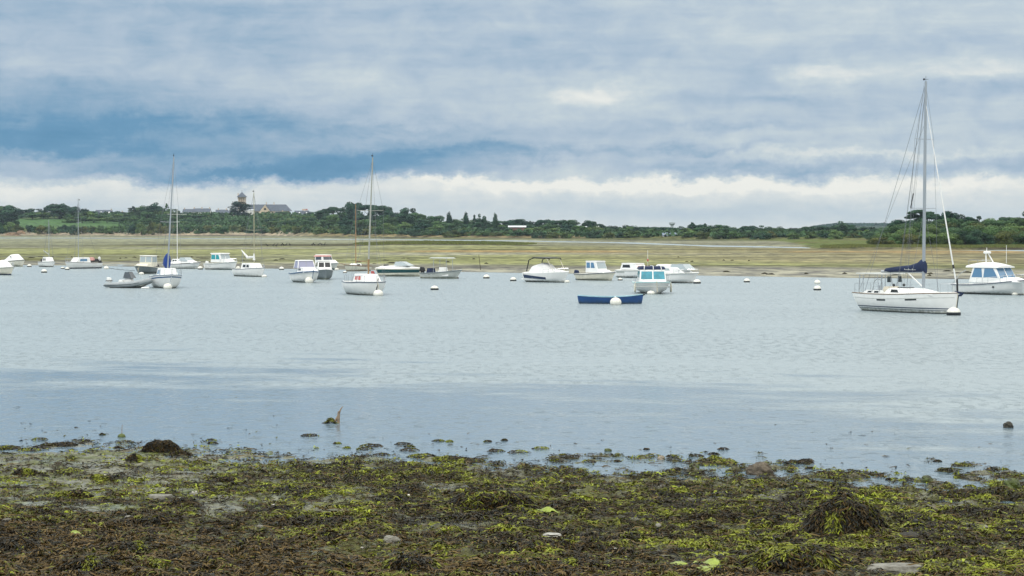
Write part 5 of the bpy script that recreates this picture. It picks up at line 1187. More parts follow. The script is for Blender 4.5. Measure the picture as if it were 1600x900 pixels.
    cabin(r, 'cuddy', tbox(.3, 1.7, 1.6, .95, 1.3, .6, 0), M_CABIN); cabin(r, 'wheelhouse', tbox(-1.0, .9, 1.6, .95, 2.35, .42, .0, 1.45), M_CABIN, [('front', .06, .94, .38, .90, M_PALEG), ('right', .08, .40, .42, .90), ('right', .46, .80, .42, .90, None, .04), ('left', .1, .9, .42, .90), ('back', .2, .8, .1, .85)], M_BLUEG, True, M_CABIN); outboard(r, -2.9, .62, M_NAVY, 1.15)
    # small cabin boat behind
    r = place('motorboat', 996, 434.5, -48, 'small white cabin motorboat with long dark window, half hidden behind the navy topped boat', 'motorboat'); h = Hull(5.6, 2.1, .85, 1.0)
    h.shell(M_GEL, r); h.deck(M_DECK, r); h.rub(M_LGREY, r, .03); h.strip(M_LGREY, r, 'name_band', .52, .70, .04, .3); h.strip(M_ANTI, r, 'boot_stripe', -.05, .10, .3); cabin(r, 'cabin', tbox(-2.0, .9, 1.7, .9, 1.6, .6, .2), M_CABIN, [('right', .12, .6, .35, .82)], M_DGLASS, True); MB().hexa(tbox(-.6, 1.8, 1.2, 1.0, 1.35, .3, .3)).build('red_cover', M_PINK, r, bevel=.05)
    # navy topped boat facing viewer
    r = place('motorboat', 1019, 459.5, -87, 'white motorboat with bright cyan windscreen and navy canvas top, facing the viewer', 'motorboat'); h = Hull(6.3, 2.95, .92, 1.05, rake=.12, p=3.6, tw=.9, deadrise=.5)
    h.shell(M_GEL, r); h.deck(M_DECK, r, .25, camber=.04); h.cockpit(M_DECK, r, 0, .25, .45); h.rub(M_LGREY, r, .04, -.38); h.rub(mat('aqua_gunwale', (.45, .68, .68), .4), r, .045, 0.0, 'gunwale')
    cabin(r, 'foredeck_moulding', tbox(.2, 2.3, 2.1, .98, 1.22, .9, 0, 1.6), M_CABIN)
    cabin(r, 'wheelhouse', tbox(-1.6, .6, 2.35, 1.02, 2.06, .28, .0, 2.15), M_CABIN, [('front', .05, .475, .20, .84), ('front', .525, .95, .20, .84), ('right', .1, .5, .3, .85), ('right', .55, .9, .3, .85), ('left', .1, .5, .3, .85), ('left', .55, .9, .3, .85)], M_CYANG)
    MB().hexa(tbox(-1.9, .40, 2.35, 2.06, 2.32, .15, .1, 2.0)).build('canvas_top', M_NAVY, r, bevel=.10)
    for y in (-.75, .05, .75): MB().tube([(.44, y, 2.06), (.27, y * .95, 2.35), (-1.7, y * .95, 2.37)], .035, 5).build('top_strap', M_CABIN, r)
    MB().tube([(-.3, -.35, 2.3), (-.3, -.35, 3.7)], .014, 5).build('antenna', M_CABIN, r); MB().blob((-.3, -.35, 2.85), (.08, .08, .13), 8, 6).build('radar_reflector', M_RED, r)
    for sd in (-1, 1):
        rail(r, [(1.6, sd * 1.30, 1.15), (1.5, sd * 1.32, 1.55), (-2.6, sd * 1.35, 1.5)], [(0.4, sd * 1.33, 1.52), (-.8, sd * 1.34, 1.51), (-2.0, sd * 1.35, 1.5)], .022)
        MB().tube([(.6, sd * 1.52, 1.0), (.6, sd * 1.56, .65), (.6, sd * 1.56, .2), (.6, sd * 1.54, .1)], [.02, .10, .10, .03], 8).build('fender', M_CREAM, r, True)
    MB().tube([h.pt(1, 1, 1) + Vector((.05, .0, .05)), (3.1, .03, .75), (3.15, .05, .2)], .035, 5).build('mooring_line', M_ROPE, r)
    # white cuddy right of it
    r = place('motorboat', 1054, 442.5, -42, 'white cabin motorboat with sloping screen to the right of the navy topped boat', 'motorboat'); h = Hull(6.2, 2.3, .98, 1.1, rake=.15)
    h.shell(M_GEL, r); h.deck(M_DECK, r); h.rub(M_LGREY, r, .04); h.strip(M_ANTI, r, 'boot_stripe', -.05, .06); cabin(r, 'cabin', tbox(-2.2, 1.9, 1.8, 1.0, 1.62, 1.0, .2), M_CABIN, [('right', .10, .34, .45, .8, M_PALEG), ('right', .42, .6, .45, .8)], M_PALEG); screen(r, tbox(-.2, 2.2, 1.5, 1.35, 1.95, .75, .2, 1.15), M_PALEG); MB().hexa(tbox(-2.1, -.2, 1.6, 1.55, 1.9, .2, .3)).build('soft_cover', M_COVER, r, bevel=.1); bow_rail(h, r, .35, .6)
    # big cruiser at right edge
    r = place('cabin_cruiser', 1556, 461, -52, 'large white cabin cruiser with blue wraparound windows and radar mast at the right edge', 'motorboat'); r.scale = (1, 1, 0.88); h = Hull(7.6, 2.9, .95, 1.55, rake=.13, p=2.6)
    h.shell(M_GEL, r); h.deck(M_DECK, r, .28); h.cockpit(M_DECK, r, 0, .28, .5); h.rub(M_NAVYS, r, .035, -.06); h.strip(M_ANTI, r, 'boot_stripe', -.06, .06); cabin(r, 'foredeck_moulding', tbox(.6, 3.1, 2.0, 1.25, 1.68, 1.2, 0, 1.3), M_CABIN)
    w = cabin(r, 'wheelhouse', tbox(-2.0, 1.5, 2.35, 1.15, 2.62, .75, .35, 2.05), M_CABIN, [('front', .04, .47, .30, .96, M_BLUEG), ('front', .53, .96, .30, .96, M_BLUEG), ('right', .06, .42, .34, .94, M_BLUEG, .03), ('right', .46, .94, .34, .94, M_BLUEG, .06), ('left', .1, .92, .4, .94, M_BLUEG)], M_BLUEG)
    for y in (-.55, .45): MB().tube([(1.12, y + .35, 1.95), (1.36, y - .05, 1.62)], .02, 4).build('wiper', M_BLACK, w)
    mb = MB(); rings = []
    for i in range(9):
        t = i / 8; x = -2.35 + t * 3.45; zt = 2.62 + .50 * math.sin(math.pi * min(1, .15 + t * .75)) ; rings.append([Vector((x, 1.12 * math.cos(a), 2.58 + (zt - 2.58) * max(0, math.sin(a)) ** .55)) for a in [math.pi * j / 10 for j in range(11)]])
    mb.loft(rings, closed=True, cap=True).build('roof', M_CABIN, r, True)
    rail(r, [(-2.2, -.9, 2.9), (-2.2, -.9, 3.3), (-1.1, -.95, 3.3), (.2, -.95, 3.25)], [(-1.2, -.95, 3.3), (.2, -.95, 3.25)], .018, 'roof_rail', None, .3); rail(r, [(-2.2, .9, 2.9), (-2.2, .9, 3.3), (-1.1, .95, 3.3)], [(-1.2, .95, 3.3)], .018, 'roof_rail', None, .3)
    rd = MB().tube([(-.9, -.2, 3.0), (-1.0, -.1, 3.95)], .05, 6).tube([(-.4, .2, 3.0), (-.85, .05, 3.9)], .05, 6).build('radar_mast', M_CABIN, r); MB().lathe([(.28, 0), (.33, .05), (.33, .17), (.25, .22)], (-.95, 0, 3.93), 16).build('radar_dome', M_CABIN, rd, True); MB().tube([(-1.0, 0, 4.1), (-1.0, 0, 4.5)], .025, 5).build('light', M_CABIN, rd)
    MB().tube([(.6, .6, 3.0), (.6, .6, 4.75)], .018, 5).build('antenna', M_CABIN, r); bow_rail(h, r, .55, .38, 7); rail(r, [(-3.7, -1.1, 1.0), (-3.0, -1.15, 1.9), (-2.3, -1.1, 2.35)], r=.03); rail(r, [(-3.7, 1.1, 1.0), (-3.0, 1.15, 1.9), (-2.3, 1.1, 2.35)], r=.03)
    a = h.pt(.60, .72, -1, .02); MB().tube([a, a + Vector((0, -.03, 0))], .10, 10).build('porthole', M_DGLASS, r); MB().box((-3.9, -1.2, .85), (-3.4, -1.1, 1.0)).build('stern_cleat', M_BLACK, r); mooring(r, h, 3.4, -.6)
build_motorboats()

def build_dinghies():
    # blue rowing boat
    r = place('rowing_boat', 954, 474.5, -7, 'long open dark blue rowing boat, nearest boat in the middle, behind a round white buoy', 'rowing boat'); L = 4.9
    st = []; 
    for i in range(17):
        u = i / 16; x = -L / 2 + L * u; w = (.42 + .28 * math.sin(math.pi * min(1, u * 1.05))) * (1 - max(0, (u - .72) / .28) ** 2 * .93); z = .50 + .10 * (2 * u - 1) ** 2 + .10 * u ** 4
        st.append([Vector((x, -w, z)), Vector((x * .955 + (-.03 if u < .1 else 0), -w * .80, .06)), Vector((x * .90, -w * .55, -.16)), Vector((x * .90, w * .55, -.16)), Vector((x * .955, w * .80, .06)), Vector((x, w, z))])
    mb = MB().loft(st, closed=False, cap=False); mb.f.append((0, 1, 2, 3, 4, 5)); mb.build('hull', M_BLUEH, r)
    pale = mat('pale_blue_paint', (.34, .55, .62), .6, var=.15, scale=3)
    inn = [[p * 1 for p in s_] for s_ in st]; mb = MB(); rings = []
    for s_ in st[1:-1]: rings.append([Vector((p.x * .98, p.y * (.93), max(p.z - .012, .02) if k in (0, 5) else .03 + (.05 if k in (1, 4) else 0))) for k, p in enumerate(s_)])
    mb.loft(rings, closed=False, cap=False).build('inner_hull', pale, r)
    for side in (0, 5): MB().tube([s_[side] + Vector((0, 0, .01)) for s_ in st], .028, 5).build('gunwale', pale, r)
    for x in (-1.5, -.2, 1.1): MB().box((x - .12, -.40, .30), (x + .12, .40, .34)).build('thwart', pale, r)
    MB().blob((L / 2 - .02, 0, .68), (.13, .07, .08), 8, 6).build('stem_fender', M_BLACK, r, True); MB().tube([(.1, -.66, .46), (.25, -.70, .1), (.5, -.8, .02)], .015, 4).build('mooring_line', M_ROPE, r)
    # inflatable with console
    r = place('inflatable_boat', 204, 450, -20, 'grey inflatable dinghy with smoked windscreen and white outboard alongside the leaning sloop', 'dinghy')
    for side, nm in ((-1, 'tube'), (1, 'tube')):
        pts = [(-2.45, side * .72, .20), (-2.2, side * .74, .26), (-.8, side * .80, .30), (.6, side * .78, .38), (1.4, side * .60, .52), (1.95, side * .28, .66), (2.1, 0, .70)]
        t = MB().tube(pts, [.07, .22, .25, .26, .26, .25, .24], 12).build('side_tube', M_RUB, r, True); MB().tube([(x, y * 1.0 + side * (.235 if abs(y) > .5 else .12) * (1 if x > -2.3 else .3), z - .02) for x, y, z in pts[:-1]] , .045, 5).build('rubbing_strip', M_DGREY, t, True)
    MB().loft([[Vector((x, -w, .22)), Vector((x, 0, zk)), Vector((x, w, .22))] for x, w, zk in ((-2.1, .7, -.12), (-.5, .7, -.18), (.9, .6, -.05), (1.7, .2, .2))], closed=False, cap=False).build('hull', M_LGREY, r)
    MB().box((-2.1, -.65, .18), (1.3, .65, .24)).build('floor', M_LGREY, r); cabin(r, 'console', tbox(-.5, .35, .75, .24, .95, .25, .05), M_MOTORW); sc = screen(r, tbox(-.55, .35, .9, .90, 1.50, .35, .15, .6), M_GLASS, M_DGREY); MB().hexa(tbox(-1.2, -.6, .7, .24, .75, .1, .1)).build('seat', M_MOTORW, r, bevel=.06); outboard(r, -2.15, .42, M_MOTORW, 1.0, band=M_BLACK)
build_dinghies()

def build_sailboats():
    def small(name, px, wl, rot, L, B, fs, fb, label, hm=M_GEL, cab=None, hk={}, win=M_DGLASS):
        r = place(name, px, wl, rot, label, 'sailboat'); h = Hull(L, B, fs, fb, kind='sail', draft=.35, **hk); h.shell(hm, r); h.deck(M_DECK, r, .32); h.cockpit(M_DECK, r, 0.02, .32, fs * .45, .16)
        if cab: 
            x0, x1, w, z1 = cab; zs = h.pt(.5, 1, 1).z - .02; cabin(r, 'coachroof', tbox(x0, x1, w, zs, z1, .55, .08, w * .8), M_CABIN, [('right', .18, .46, .3, .75), ('right', .54, .78, .3, .75), ('left', .2, .75, .3, .75)], win)
        return r, h
    G = 'boats moored in the estuary'
    r, h = small('sailboat', 75, 417.3, -58, 4.6, 1.8, .70, .85, 'smallest sailboat with short bare mast, third boat from the left against the mud', cab=(-.9, 1.2, 1.2, 1.4)); h.rub(M_GREYH, r, .03); h.strip(M_ANTI, r, 'boot_stripe', -.05, .10); marks(r, h, .30, .6, .30, .15, M_BLACK, seed=2); mastset(r, .5, 1.3, 5.6, h, .045, m=M_ALU, spread=(), wires=True, top=False); outboard(r, -2.5, .6)
    MB().tube([(.45, 0, 1.8), (-1.9, 0, 2.35)], .05, 6).build('boom', M_ALU, r)
    r, h = small('sailboat', 128, 420, -128, 6.0, 2.1, .80, .98, 'white sailboat with blue cabin window and dark gear on its stern, bow pointing left', cab=(-1.0, 1.6, 1.5, 1.55), win=M_BLUEG); h.rub(M_BLACK, r, .025, 0); h.strip(M_NAVYS, r, 'boot_stripe', .04, .14); mastset(r, .6, 1.45, 8.0, h, .045, spread=((.62, .55),)); bow_rail(h, r, .5, .75, 3); outboard(r, -3.1, .55)
    MB().hexa(tbox(-2.8, -1.8, 1.1, .9, 1.35, .2, .2)).build('folded_sprayhood', M_BLACK, r, bevel=.1); MB().hexa(tbox(-2.1, -1.5, .9, 1.1, 1.55, .1, .2)).build('red_bag', M_PINK, r, bevel=.1); MB().blob((-2.9, .3, 1.35), (.22, .16, .3), 8, 6).build('lifebuoy', M_MOTORW, r)
    # hidden sloop whose mast shows beside the leaning one
    r, h = small('sailboat', 279, 418, -52, 6.0, 2.0, .70, .85, 'sailboat behind the low speedboat, its pale mast standing just right of the leaning one', cab=(-1.0, 1.3, 1.4, 1.2)); mastset(r, -.35, 1.1, 7.6, h, .05, m=M_CABIN, spread=((.86, 1.6),), wires=False, top=False)
    # leaning sloop with blue cover
    r, h = small('sailboat', 260, 450.5, -72, 7.0, 2.8, 1.05, 1.3, 'white sloop with blue stripe, blue bundled sail and tall leaning mast, at the left', cab=(-1.0, 2.1, 1.7, 1.85), hk=dict(rake=.10, p=2.6), win=M_BLUEG)
    h.strip(M_BLUES, r, 'blue_stripe', -10.26, -10.14); h.rub(M_BLUES, r, .03, 0); h.strip(M_ANTI, r, 'boot_stripe', -.05, .06); mastset(r, .9, 1.75, 10.6, h, .075, leany=.62, lean=0.1, spread=((.42, .9),)); bow_rail(h, r, .5, .72, 4, r=.02)
    mb = MB(); rings = []
    for x, z, ry, rz in ((.90, 2.55, .12, .70), (.65, 2.5, .30, .78), (.1, 2.45, .34, .66), (-.7, 2.3, .26, .40), (-1.3, 2.2, .12, .16)): rings.append([Vector((x, ry * math.cos(a) + .04, z + rz * math.sin(a))) for a in [2 * math.pi * j / 12 for j in range(12)]])
    mb.loft(rings).build('sail_cover', M_BLUEC, r, True); MB().tube([(.9, .04, 2.2), (-2.7, .04, 2.1)], .05, 6).build('boom', M_ALU, r); MB().blob((-1.9, .8, 1.6), (.3, .22, .2), 10, 6).build('life_raft', M_MOTORW, r); MB().box((-2.6, .55, 1.25), (-2.2, .95, 1.5)).build('orange_bag', M_PINK, r)
    MB().tube([h.pt(1, 1, 1), (3.5, -.15, .6), (3.55, -.3, .1)], .03, 5).build('mooring_line', M_STEEL, r)
    # white furled sail
    r, h = small('sailboat', 393, 432.5, -56, 6.4, 2.3, .85, 1.05, 'white sailboat with loosely furled white sail on a raised boom', cab=(-1.3, 1.6, 1.6, 1.55), hk=dict(p=2.5)); h.rub(M_NAVYS, r, .03, 0); h.strip(M_ANTI, r, 'boot_stripe', -.05, .08); mastset(r, .7, 1.5, 8.3, h, .055, m=mat('olive_mast', (.40, .38, .26), .5), spread=((.47, .95),))
    MB().tube([(.6, 0, 2.3), (-1.0, .0, 2.2), (-2.6, 0, 3.05)], [.10, .15, .05], 8).build('furled_sail', M_SAIL, r, True); MB().tube([(.68, 0, 1.9), (.68, .0, 2.7)], [.16, .07], 8).build('sail_bundle', M_SAIL, r, True); MB().tube([(-2.3, 0, 2.8), (-2.3, 0, 1.3)], .03, 5).build('boom_crutch', M_STEEL, r); bow_rail(h, r, .4, .75, 3)
    # wooden mast
    r, h = small('sailboat', 556, 424, -122, 5.0, 1.8, .65, .85, 'old cream sailboat with varnished wooden mast and brown rail, behind the tall mast with crosstrees', hm=M_CREAM, cab=(-.6, 1.0, 1.2, 1.0)); h.rub(M_TEAK, r, .06, 0); h.strip(M_TEAK, r, 'boot_stripe', .03, .10); mastset(r, .0, .8, 8.0, h, .06, m=M_WOOD, spread=(), top=False); MB().tube([h.pt(.96, 1, 1), h.pt(1, 1, 1) + Vector((1.0, 0, .25))], .035, 6).build('bowsprit', M_WOOD, r); MB().tube([(-.1, 0, 1.3), (-2.3, 0, 1.25)], .06, 6).build('boom', M_WOOD, r)
    MB().tube([(-2.4, 0, .8), (-2.5, 0, 1.6)], .015, 4).build('flag_staff', M_WOOD, r)
    # sloop with spreaders and flag
    r, h = small('sailboat', 572, 461.5, -69, 6.6, 3.0, 1.10, 1.15, 'rounded white sloop with tall mast, crosstrees and pink flag, left of the middle', cab=(-1.2, 1.8, 1.7, 1.75), hk=dict(p=3.0, tw=.78, nv=14), win=M_RED); h.rub(M_NAVYS, r, .04, -.02)
    h.strip(M_ANTI, r, 'boot_stripe', -.05, .05); mastset(r, .6, 1.7, 9.9, h, .075, m=mat('weathered_mast', (.36, .37, .33), .5), spread=((.545, 1.15),), lean=.25, leany=.35); bow_rail(h, r, .5, .62, 4, r=.022); rail(r, [(-3.0, -1.0, 1.1), (-3.0, -1.0, 1.65), (-1.2, -1.2, 1.65)], [(-2.1, -1.1, 1.65), (-1.2, -1.2, 1.65)], .02); rail(r, [(-3.0, 1.0, 1.1), (-3.0, 1.0, 1.65), (-1.2, 1.2, 1.65)], [(-2.1, 1.1, 1.65), (-1.2, 1.2, 1.65)], .02)
    MB().tube([(.6, .02, 1.72), (.63, .04, 3.0)], .085, 8).build('mast_sleeve', M_WOOD, r); f = MB().tube([(-2.4, 1.15, 1.1), (-2.4, 1.15, 2.0)], .015, 4).build('flag_staff', M_STEEL, r); MB().loft([[Vector((-2.4, 1.17, 1.95)), Vector((-2.4, 1.17, 1.2))], [Vector((-2.3, 1.4, 1.93)), Vector((-2.35, 1.36, 1.05))], [Vector((-2.45, 1.55, 1.7)), Vector((-2.4, 1.48, 1.0))]], closed=False, cap=False).build('flag', M_RED, f)
    MB().hexa(tbox(-2.4, -1.6, .8, 1.1, 1.6, .2, .2)).build('black_hatch', M_DGREY, r, bevel=.05); MB().tube([h.pt(1, 1, 1), (3.3, .1, .55), (3.35, .15, .1)], .03, 5).build('mooring_line', M_ROPE, r); MB().tube([h.pt(.99, 1, 1) + Vector((0, 0, .3)), h.pt(1, .45, 1) + Vector((.05, 0, 0))], .05, 5).build('anchor', M_BLACK, r)

    # the big yacht
    r = place('yacht', 1422, 487.5, -58, 'large white yacht with navy sail cover, steel gantry and very tall mast', 'sailboat'); r.scale = (.84, .84, 1); h = Hull(10.6, 3.5, 1.22, 1.40, kind='sail', draft=.45, tw=.80, rake=.03, srake=.09, p=2.2, nu=40, nv=16)
    h.shell(M_GEL, r); h.deck(M_DECK, r, .34, camber=.04); h.cockpit(M_DECK, r, 0.03, .34, .75, .35); h.strip(M_NAVYS, r, 'waterline_stripe', .31, .37, .0, .96); h.strip(M_NAVYS, r, 'waterline_stripe', .20, .23, .0, .96); h.strip(M_ANTI, r, 'antifouling', -.08, .05); h.strip(M_LGREY, r, 'sheer_line', -10.32, -10.29, .02, .98); h.rub(M_TEAK, r, .028, .0, 'toe_rail')
    for u0, u1 in ((.30, .40), (.60, .70)): h.strip(M_DGLASS, r, 'hull_port', -10.44, -10.34, u0, u1, .014, 4)
    zs = h.pt(.5, 1, 1).z - .02
    c8 = tbox(-2.0, 3.5, 2.3, zs, zs + .40, 2.6, .30, 1.5); cabin(r, 'coachroof', c8, M_CABIN, [('right', .16, .36, .25, .72), ('left', .1, .35, .25, .75), ('left', .5, .75, .25, .75)], M_DGLASS, bevel=.09)
    for sy in (-1.12, 1.12):
        cc = [q + Vector((0, sy, 0)) for q in tbox(-4.3, -1.9, .32, 1.18, zs + .22, .1, .5, .22)]; cabin(r, 'coaming', cc, M_CABIN, [('right' if sy < 0 else 'left', .22, .42, .3, .8), ('right' if sy < 0 else 'left', .58, .82, .3, .8)], M_DGLASS, bevel=.03)
    MB().hexa(tbox(-1.0, .0, 1.0, zs + .38, zs + .46, .05, .05)).build('hatch', M_DGLASS, r); MB().hexa(tbox(-2.4, -1.6, 1.7, zs + .1, zs + .48, .4, .05, 1.4)).build('folded_sprayhood', M_BEIGE, r, bevel=.08)
    mast, at = mastset(r, .95, zs + .45, 13.7, h, .13, leany=0.0, lean=.12, m=M_ALU, spread=((.385, 1.35), (.72, 1.0)), fore=False, back=False, wr=.010)
    for o_ in r.children:
        if o_.name.startswith(('mast', 'shroud')): o_.location.x += .55
    at0 = at; at = lambda k: at0(k) + Vector((.55, 0, 0))
    for k in (.30, .50, .62): 
        for y in (-.5, .5): MB().tube([at(.98) + Vector((-.1, y * .2, 0)), (-.6 - k, y * (1.2 - k), zs + .5)], .008, 4).build('halyard', M_WIRE, r)
    MB().tube([h.pt(0.0, 1, 0) + Vector((0, 0, .1)), at(.99)], .014, 4).build('backstay', M_WIRE, r)
    MB().tube([h.pt(.0, 1, -.6) + Vector((.2, 0, .1)), at(.8)], .010, 4).build('running_backstay', M_WIRE, r)
    a = h.pt(.985, 1, 1) + Vector((0, 0, .15)); b = at(.90); MB().tube([a, a.lerp(b, .08), a.lerp(b, .5), b], [.04, .06, .05, .02], 8).build('furled_genoa', M_SAIL, r, True); MB().tube([a + Vector((0, 0, -.1)), a + Vector((-.05, 0, .75))], .075, 8).build('furling_drum', M_BLACK, r, True); MB().tube([a.lerp(b, .115), a.lerp(b, .135)], .075, 8).build('sail_tie', M_BLACK, r)
    zb = zs + 1.52; MB().tube([(.95, 0, zb), (-3.9, 0, zb - .05)], .085, 8).build('boom', M_ALU, r); mb = MB(); rings = []
    for x, dz, hh, w in ((1.22, .0, .30, .10), (1.15, .10, .76, .20), (.75, .10, .86, .22), (.3, .08, .66, .22), (-.5, .06, .52, .20), (-1.5, .05, .44, .18), (-2.8, .04, .36, .15), (-3.4, .04, .27, .12), (-3.55, .05, .12, .06)):
        rings.append([Vector((x, w * math.cos(t) + .02 * math.sin(7 * x + 3 * t), zb - .14 + dz + hh * (.5 + .5 * math.sin(t)) + .015 * math.sin(13 * x + 2 * t))) for t in [2 * math.pi * j / 14 for j in range(14)]])
    cv = mb.loft(rings).build('sail_cover', M_NAVY, r, True); lg = MB()
    for i in range(12): lg.box((-1.0 + i * .11, -.225, zb + .10), (-1.0 + i * .11 + (.08 if i % 3 else .05), -.205, zb + .14 + (.05 if i % 4 == 0 else 0)))
    lg.build('lettering', M_LGREY, cv)
    MB().tube([(-1.0, 0, zb), (.80, 0, zs + .55)], .05, 6).build('kicking_strap', M_CABIN, r); MB().tube([(-2.9, 0, zb), (-2.6, 0, zs + .55)], .025, 4).build('mainsheet', M_WIRE, r); MB().tube([(.95, -.02, at(.375).z), at(.42) + Vector((-1.55, -1.2, .55))], .0, 3) if False else None
    for o_ in r.children:
        if o_.name.startswith(('boom', 'sail_cover', 'kicking_strap', 'mainsheet')): o_.location.x += .55
    p = at0(.385) + Vector((-.1, -1.35, .0)); MB().tube([p, p + Vector((0, 0, .12)), p + Vector((.0, .25, 1.0))], .045, 5).build('radar_reflector', M_BLACK, mast)
    # gantry and bimini
    g = MB()
    for y in (-1.2, 1.2):
        g.tube([(-4.7, y, 1.15), (-4.6, y, 2.45)], .045, 6); g.tube([(-4.2, y, 1.15), (-4.2, y, 2.45)], .03, 6)
    g.build('gantry', M_STEEL, r, True); MB().hexa(tbox(-5.0, -1.9, 2.7, 2.50, 2.57, .1, .1, 2.6)).build('bimini_top', M_LGREY, r, bevel=.02)
    for y in (-1.25, 1.25):
        MB().tube([(-3.1, y, 1.2), (-2.7, y, 2.5)], .022, 5).tube([(-2.2, y, 1.2), (-2.5, y, 2.5)], .022, 5).build('bimini_post', M_STEEL, r); MB().hexa(tbox(-2.6, -2.3, .15, 1.95, 2.35, .05, 0) if y < 0 else [q + Vector((0, 1.2, 0)) for q in tbox(-2.6, -2.3, .15, 1.95, 2.35, .05, 0)]).build('instrument_box', M_DGREY, r)
    MB().tube([(-3.6, 0, .9), (-3.6, 0, 1.7)], .06, 6).build('pedestal', M_STEEL, r); w = MB(); 
    w.tube([(-3.75, .5 * math.cos(2 * math.pi * i / 20), 1.65 + .5 * math.sin(2 * math.pi * i / 20)) for i in range(21)], .02, 5, False); w.tube([(-3.75, -.5, 1.65), (-3.75, .5, 1.65)], .012, 4); w.tube([(-3.75, 0, 1.15), (-3.75, 0, 2.15)], .012, 4); w.build('steering_wheel', M_STEEL, r)
    for side in (-1, 1):
        top = []; mb = MB()
        for i in range(10):
            u = .03 + .93 * i / 9; q = h.pt(u, 1, side) + Vector((0, -side * .06, 0)); mb.tube([q, q + Vector((0, 0, .58))], .010, 4); top.append(q + Vector((0, 0, .62)))
        mb.tube(top, .005, 4); mb.tube([q - Vector((0, 0, .3)) for q in top], .004, 4); mb.build('guard_rail', M_STEEL, r)
    bow_rail(h, r, .60, .88, 3, r=.014); rail(r, [(-5.1, -1.3, 1.85), (-5.2, 0, 1.85), (-5.1, 1.3, 1.85)], [(-5.1, -1.3, 1.85), (-5.2, -.5, 1.85), (-5.2, .5, 1.85), (-5.1, 1.3, 1.85)], .014, 'pushpit', None, .6)
    for y in (-.55, .55): MB().blob((-1.3, y, zs + .58), (.12, .12, .10), 8, 5).build('winch', M_BLACK, r)
    b0 = h.pt(1, 1, 1); an = MB().tube([b0 + Vector((-.3, 0, .08)), b0 + Vector((.35, 0, .02))], .05, 6).hexa([b0 + Vector(q) for q in ((.2, -.16, -.22), (.6, -.05, -.02), (.6, .05, -.02), (.2, .16, -.22), (.22, -.14, -.10), (.62, -.04, .06), (.62, .04, .06), (.22, .14, -.10))]).build('anchor', M_NAVY, r)
    st = MB(); q0 = h.pt(1, .92, 1); q1 = h.pt(1, .38, 1); st.tube([q0 + Vector((.01, .05, 0)), q1 + Vector((.01, .05, 0))], .06, 6).build('stem_strip', M_DGREY, r); MB().tube([b0, (5.3, -.25, .15)], .02, 4).build('mooring_line', M_ROPE, r)  # dark strip down the stem, then the mooring line
build_sailboats()

# ------------------------------------------------------------------ mooring buoys
def buoy(px, wl, r, label, dark=False, flat=.8, m=None):
    p = P(px, wl + .5, 0); o = empty('mooring_buoy', p, random.uniform(0, 3), label, 'buoy', 'white mooring buoys')
    MB().blob((0, 0, r * flat * .55), (r, r, r * flat), 16, 10).build('float', m or M_BUOY, o, True)
    if dark: MB().lathe([(r * .98, 0), (r * 1.035, r * .10), (r * 1.04, r * .42), (r * .99, r * .50)], (0, 0, -.02), 16).build('weedy_band', M_ANTI, o, True)
    MB().tube([(.02 * math.cos(a) * 3, .0, r * flat * 1.55 + .06 * math.sin(a)) for a in [math.pi * i / 6 for i in range(7)]], .014, 5).build('ring', M_STEEL, o); return o
for b in [(262, 451, .40, 'round buoy under the bow of the leaning sloop', False, .85), (483, 441.5, .43, 'round buoy in front of the blue trimmed motorboat', False, .95), (591, 462, .42, 'round buoy at the bow of the sloop with the pink flag', False, .8), (962, 476, .42, 'largest round cream buoy, in front of the blue rowing boat', False, .85),
          (1017, 459.5, .34, 'buoy under the bow of the navy topped motorboat', False, .6), (1490, 492, .44, 'buoy with dark band at the bow of the big yacht', True, .75), (1586, 460.5, .28, 'small white buoy at the bow of the large cabin cruiser', False, .6), (69, 425.5, .36, 'free buoy with black base in front of the smallest sailboat', True, .8),
          (166, 420, .36, 'free white buoy right of the sailboat with the blue window', False, .7), (679, 452.5, .36, 'free buoy with black base between the pink flag sloop and the T-top boat', True, .7), (760, 434.5, .35, 'free black and white buoy, left one of the pair right of the T-top boat', True, .8), (802, 438.5, .33, 'free black and white buoy, right one of the pair, beside the bimini cruiser', True, .8),
          (1167, 440.5, .32, 'free black and white buoy alone between the right hand boats', True, .8), (1277, 443, .32, 'white buoy left of the big yacht, upper one of the pair', False, .8), (1277, 453, .34, 'black and white buoy left of the big yacht, lower one of the pair', True, .8), (221, 428.5, .32, 'buoy under the bow of the grey hulled fishing boat', False, .6),
          (421, 418, .0, '', False, 1), (413, 432.5, .30, 'small buoy at the bow of the sailboat with the white furled sail', False, .6), (526, 421.5, .30, 'small buoy right of the farthest white cabin cruiser', False, .6), (440, 421, .33, 'black and white buoy left of the blue trimmed motorboat', True, .8), (713, 434.5, .28, 'small buoy at the bow of the T-top boat', True, .6),
          (886, 441, .28, 'small buoy at the bow of the bimini cruiser', False, .6), (969, 437.5, .26, 'small pale buoy at the bow of the cream fishing boat', True, .6), (1089, 442.5, .38, 'buoy with dark base at the bow of the rightmost middle motorboat', True, .75), (46, 416.5, .32, 'buoy with black base at the bow of the far left covered motorboat', True, .8), (98, 419.5, .28, 'upper of two little buoys left of the sailboat with the blue window', True, .6),
          (105, 421, .30, 'lower of two little buoys left of the sailboat with the blue window', True, .7), (313, 420.5, .36, 'white and black buoy between the low speedboat and the green windowed boat', True, .8), (372, 420, .32, 'small buoy at the bow of the green windowed motorboat', False, .8), (187, 451, .0, '', False, 1), (448, 430, .0, '', False, 1), (539, 426, .25, 'small dark buoy at the bow of the wooden masted boat', True, .6)]:
    if b[2]: buoy(*b)
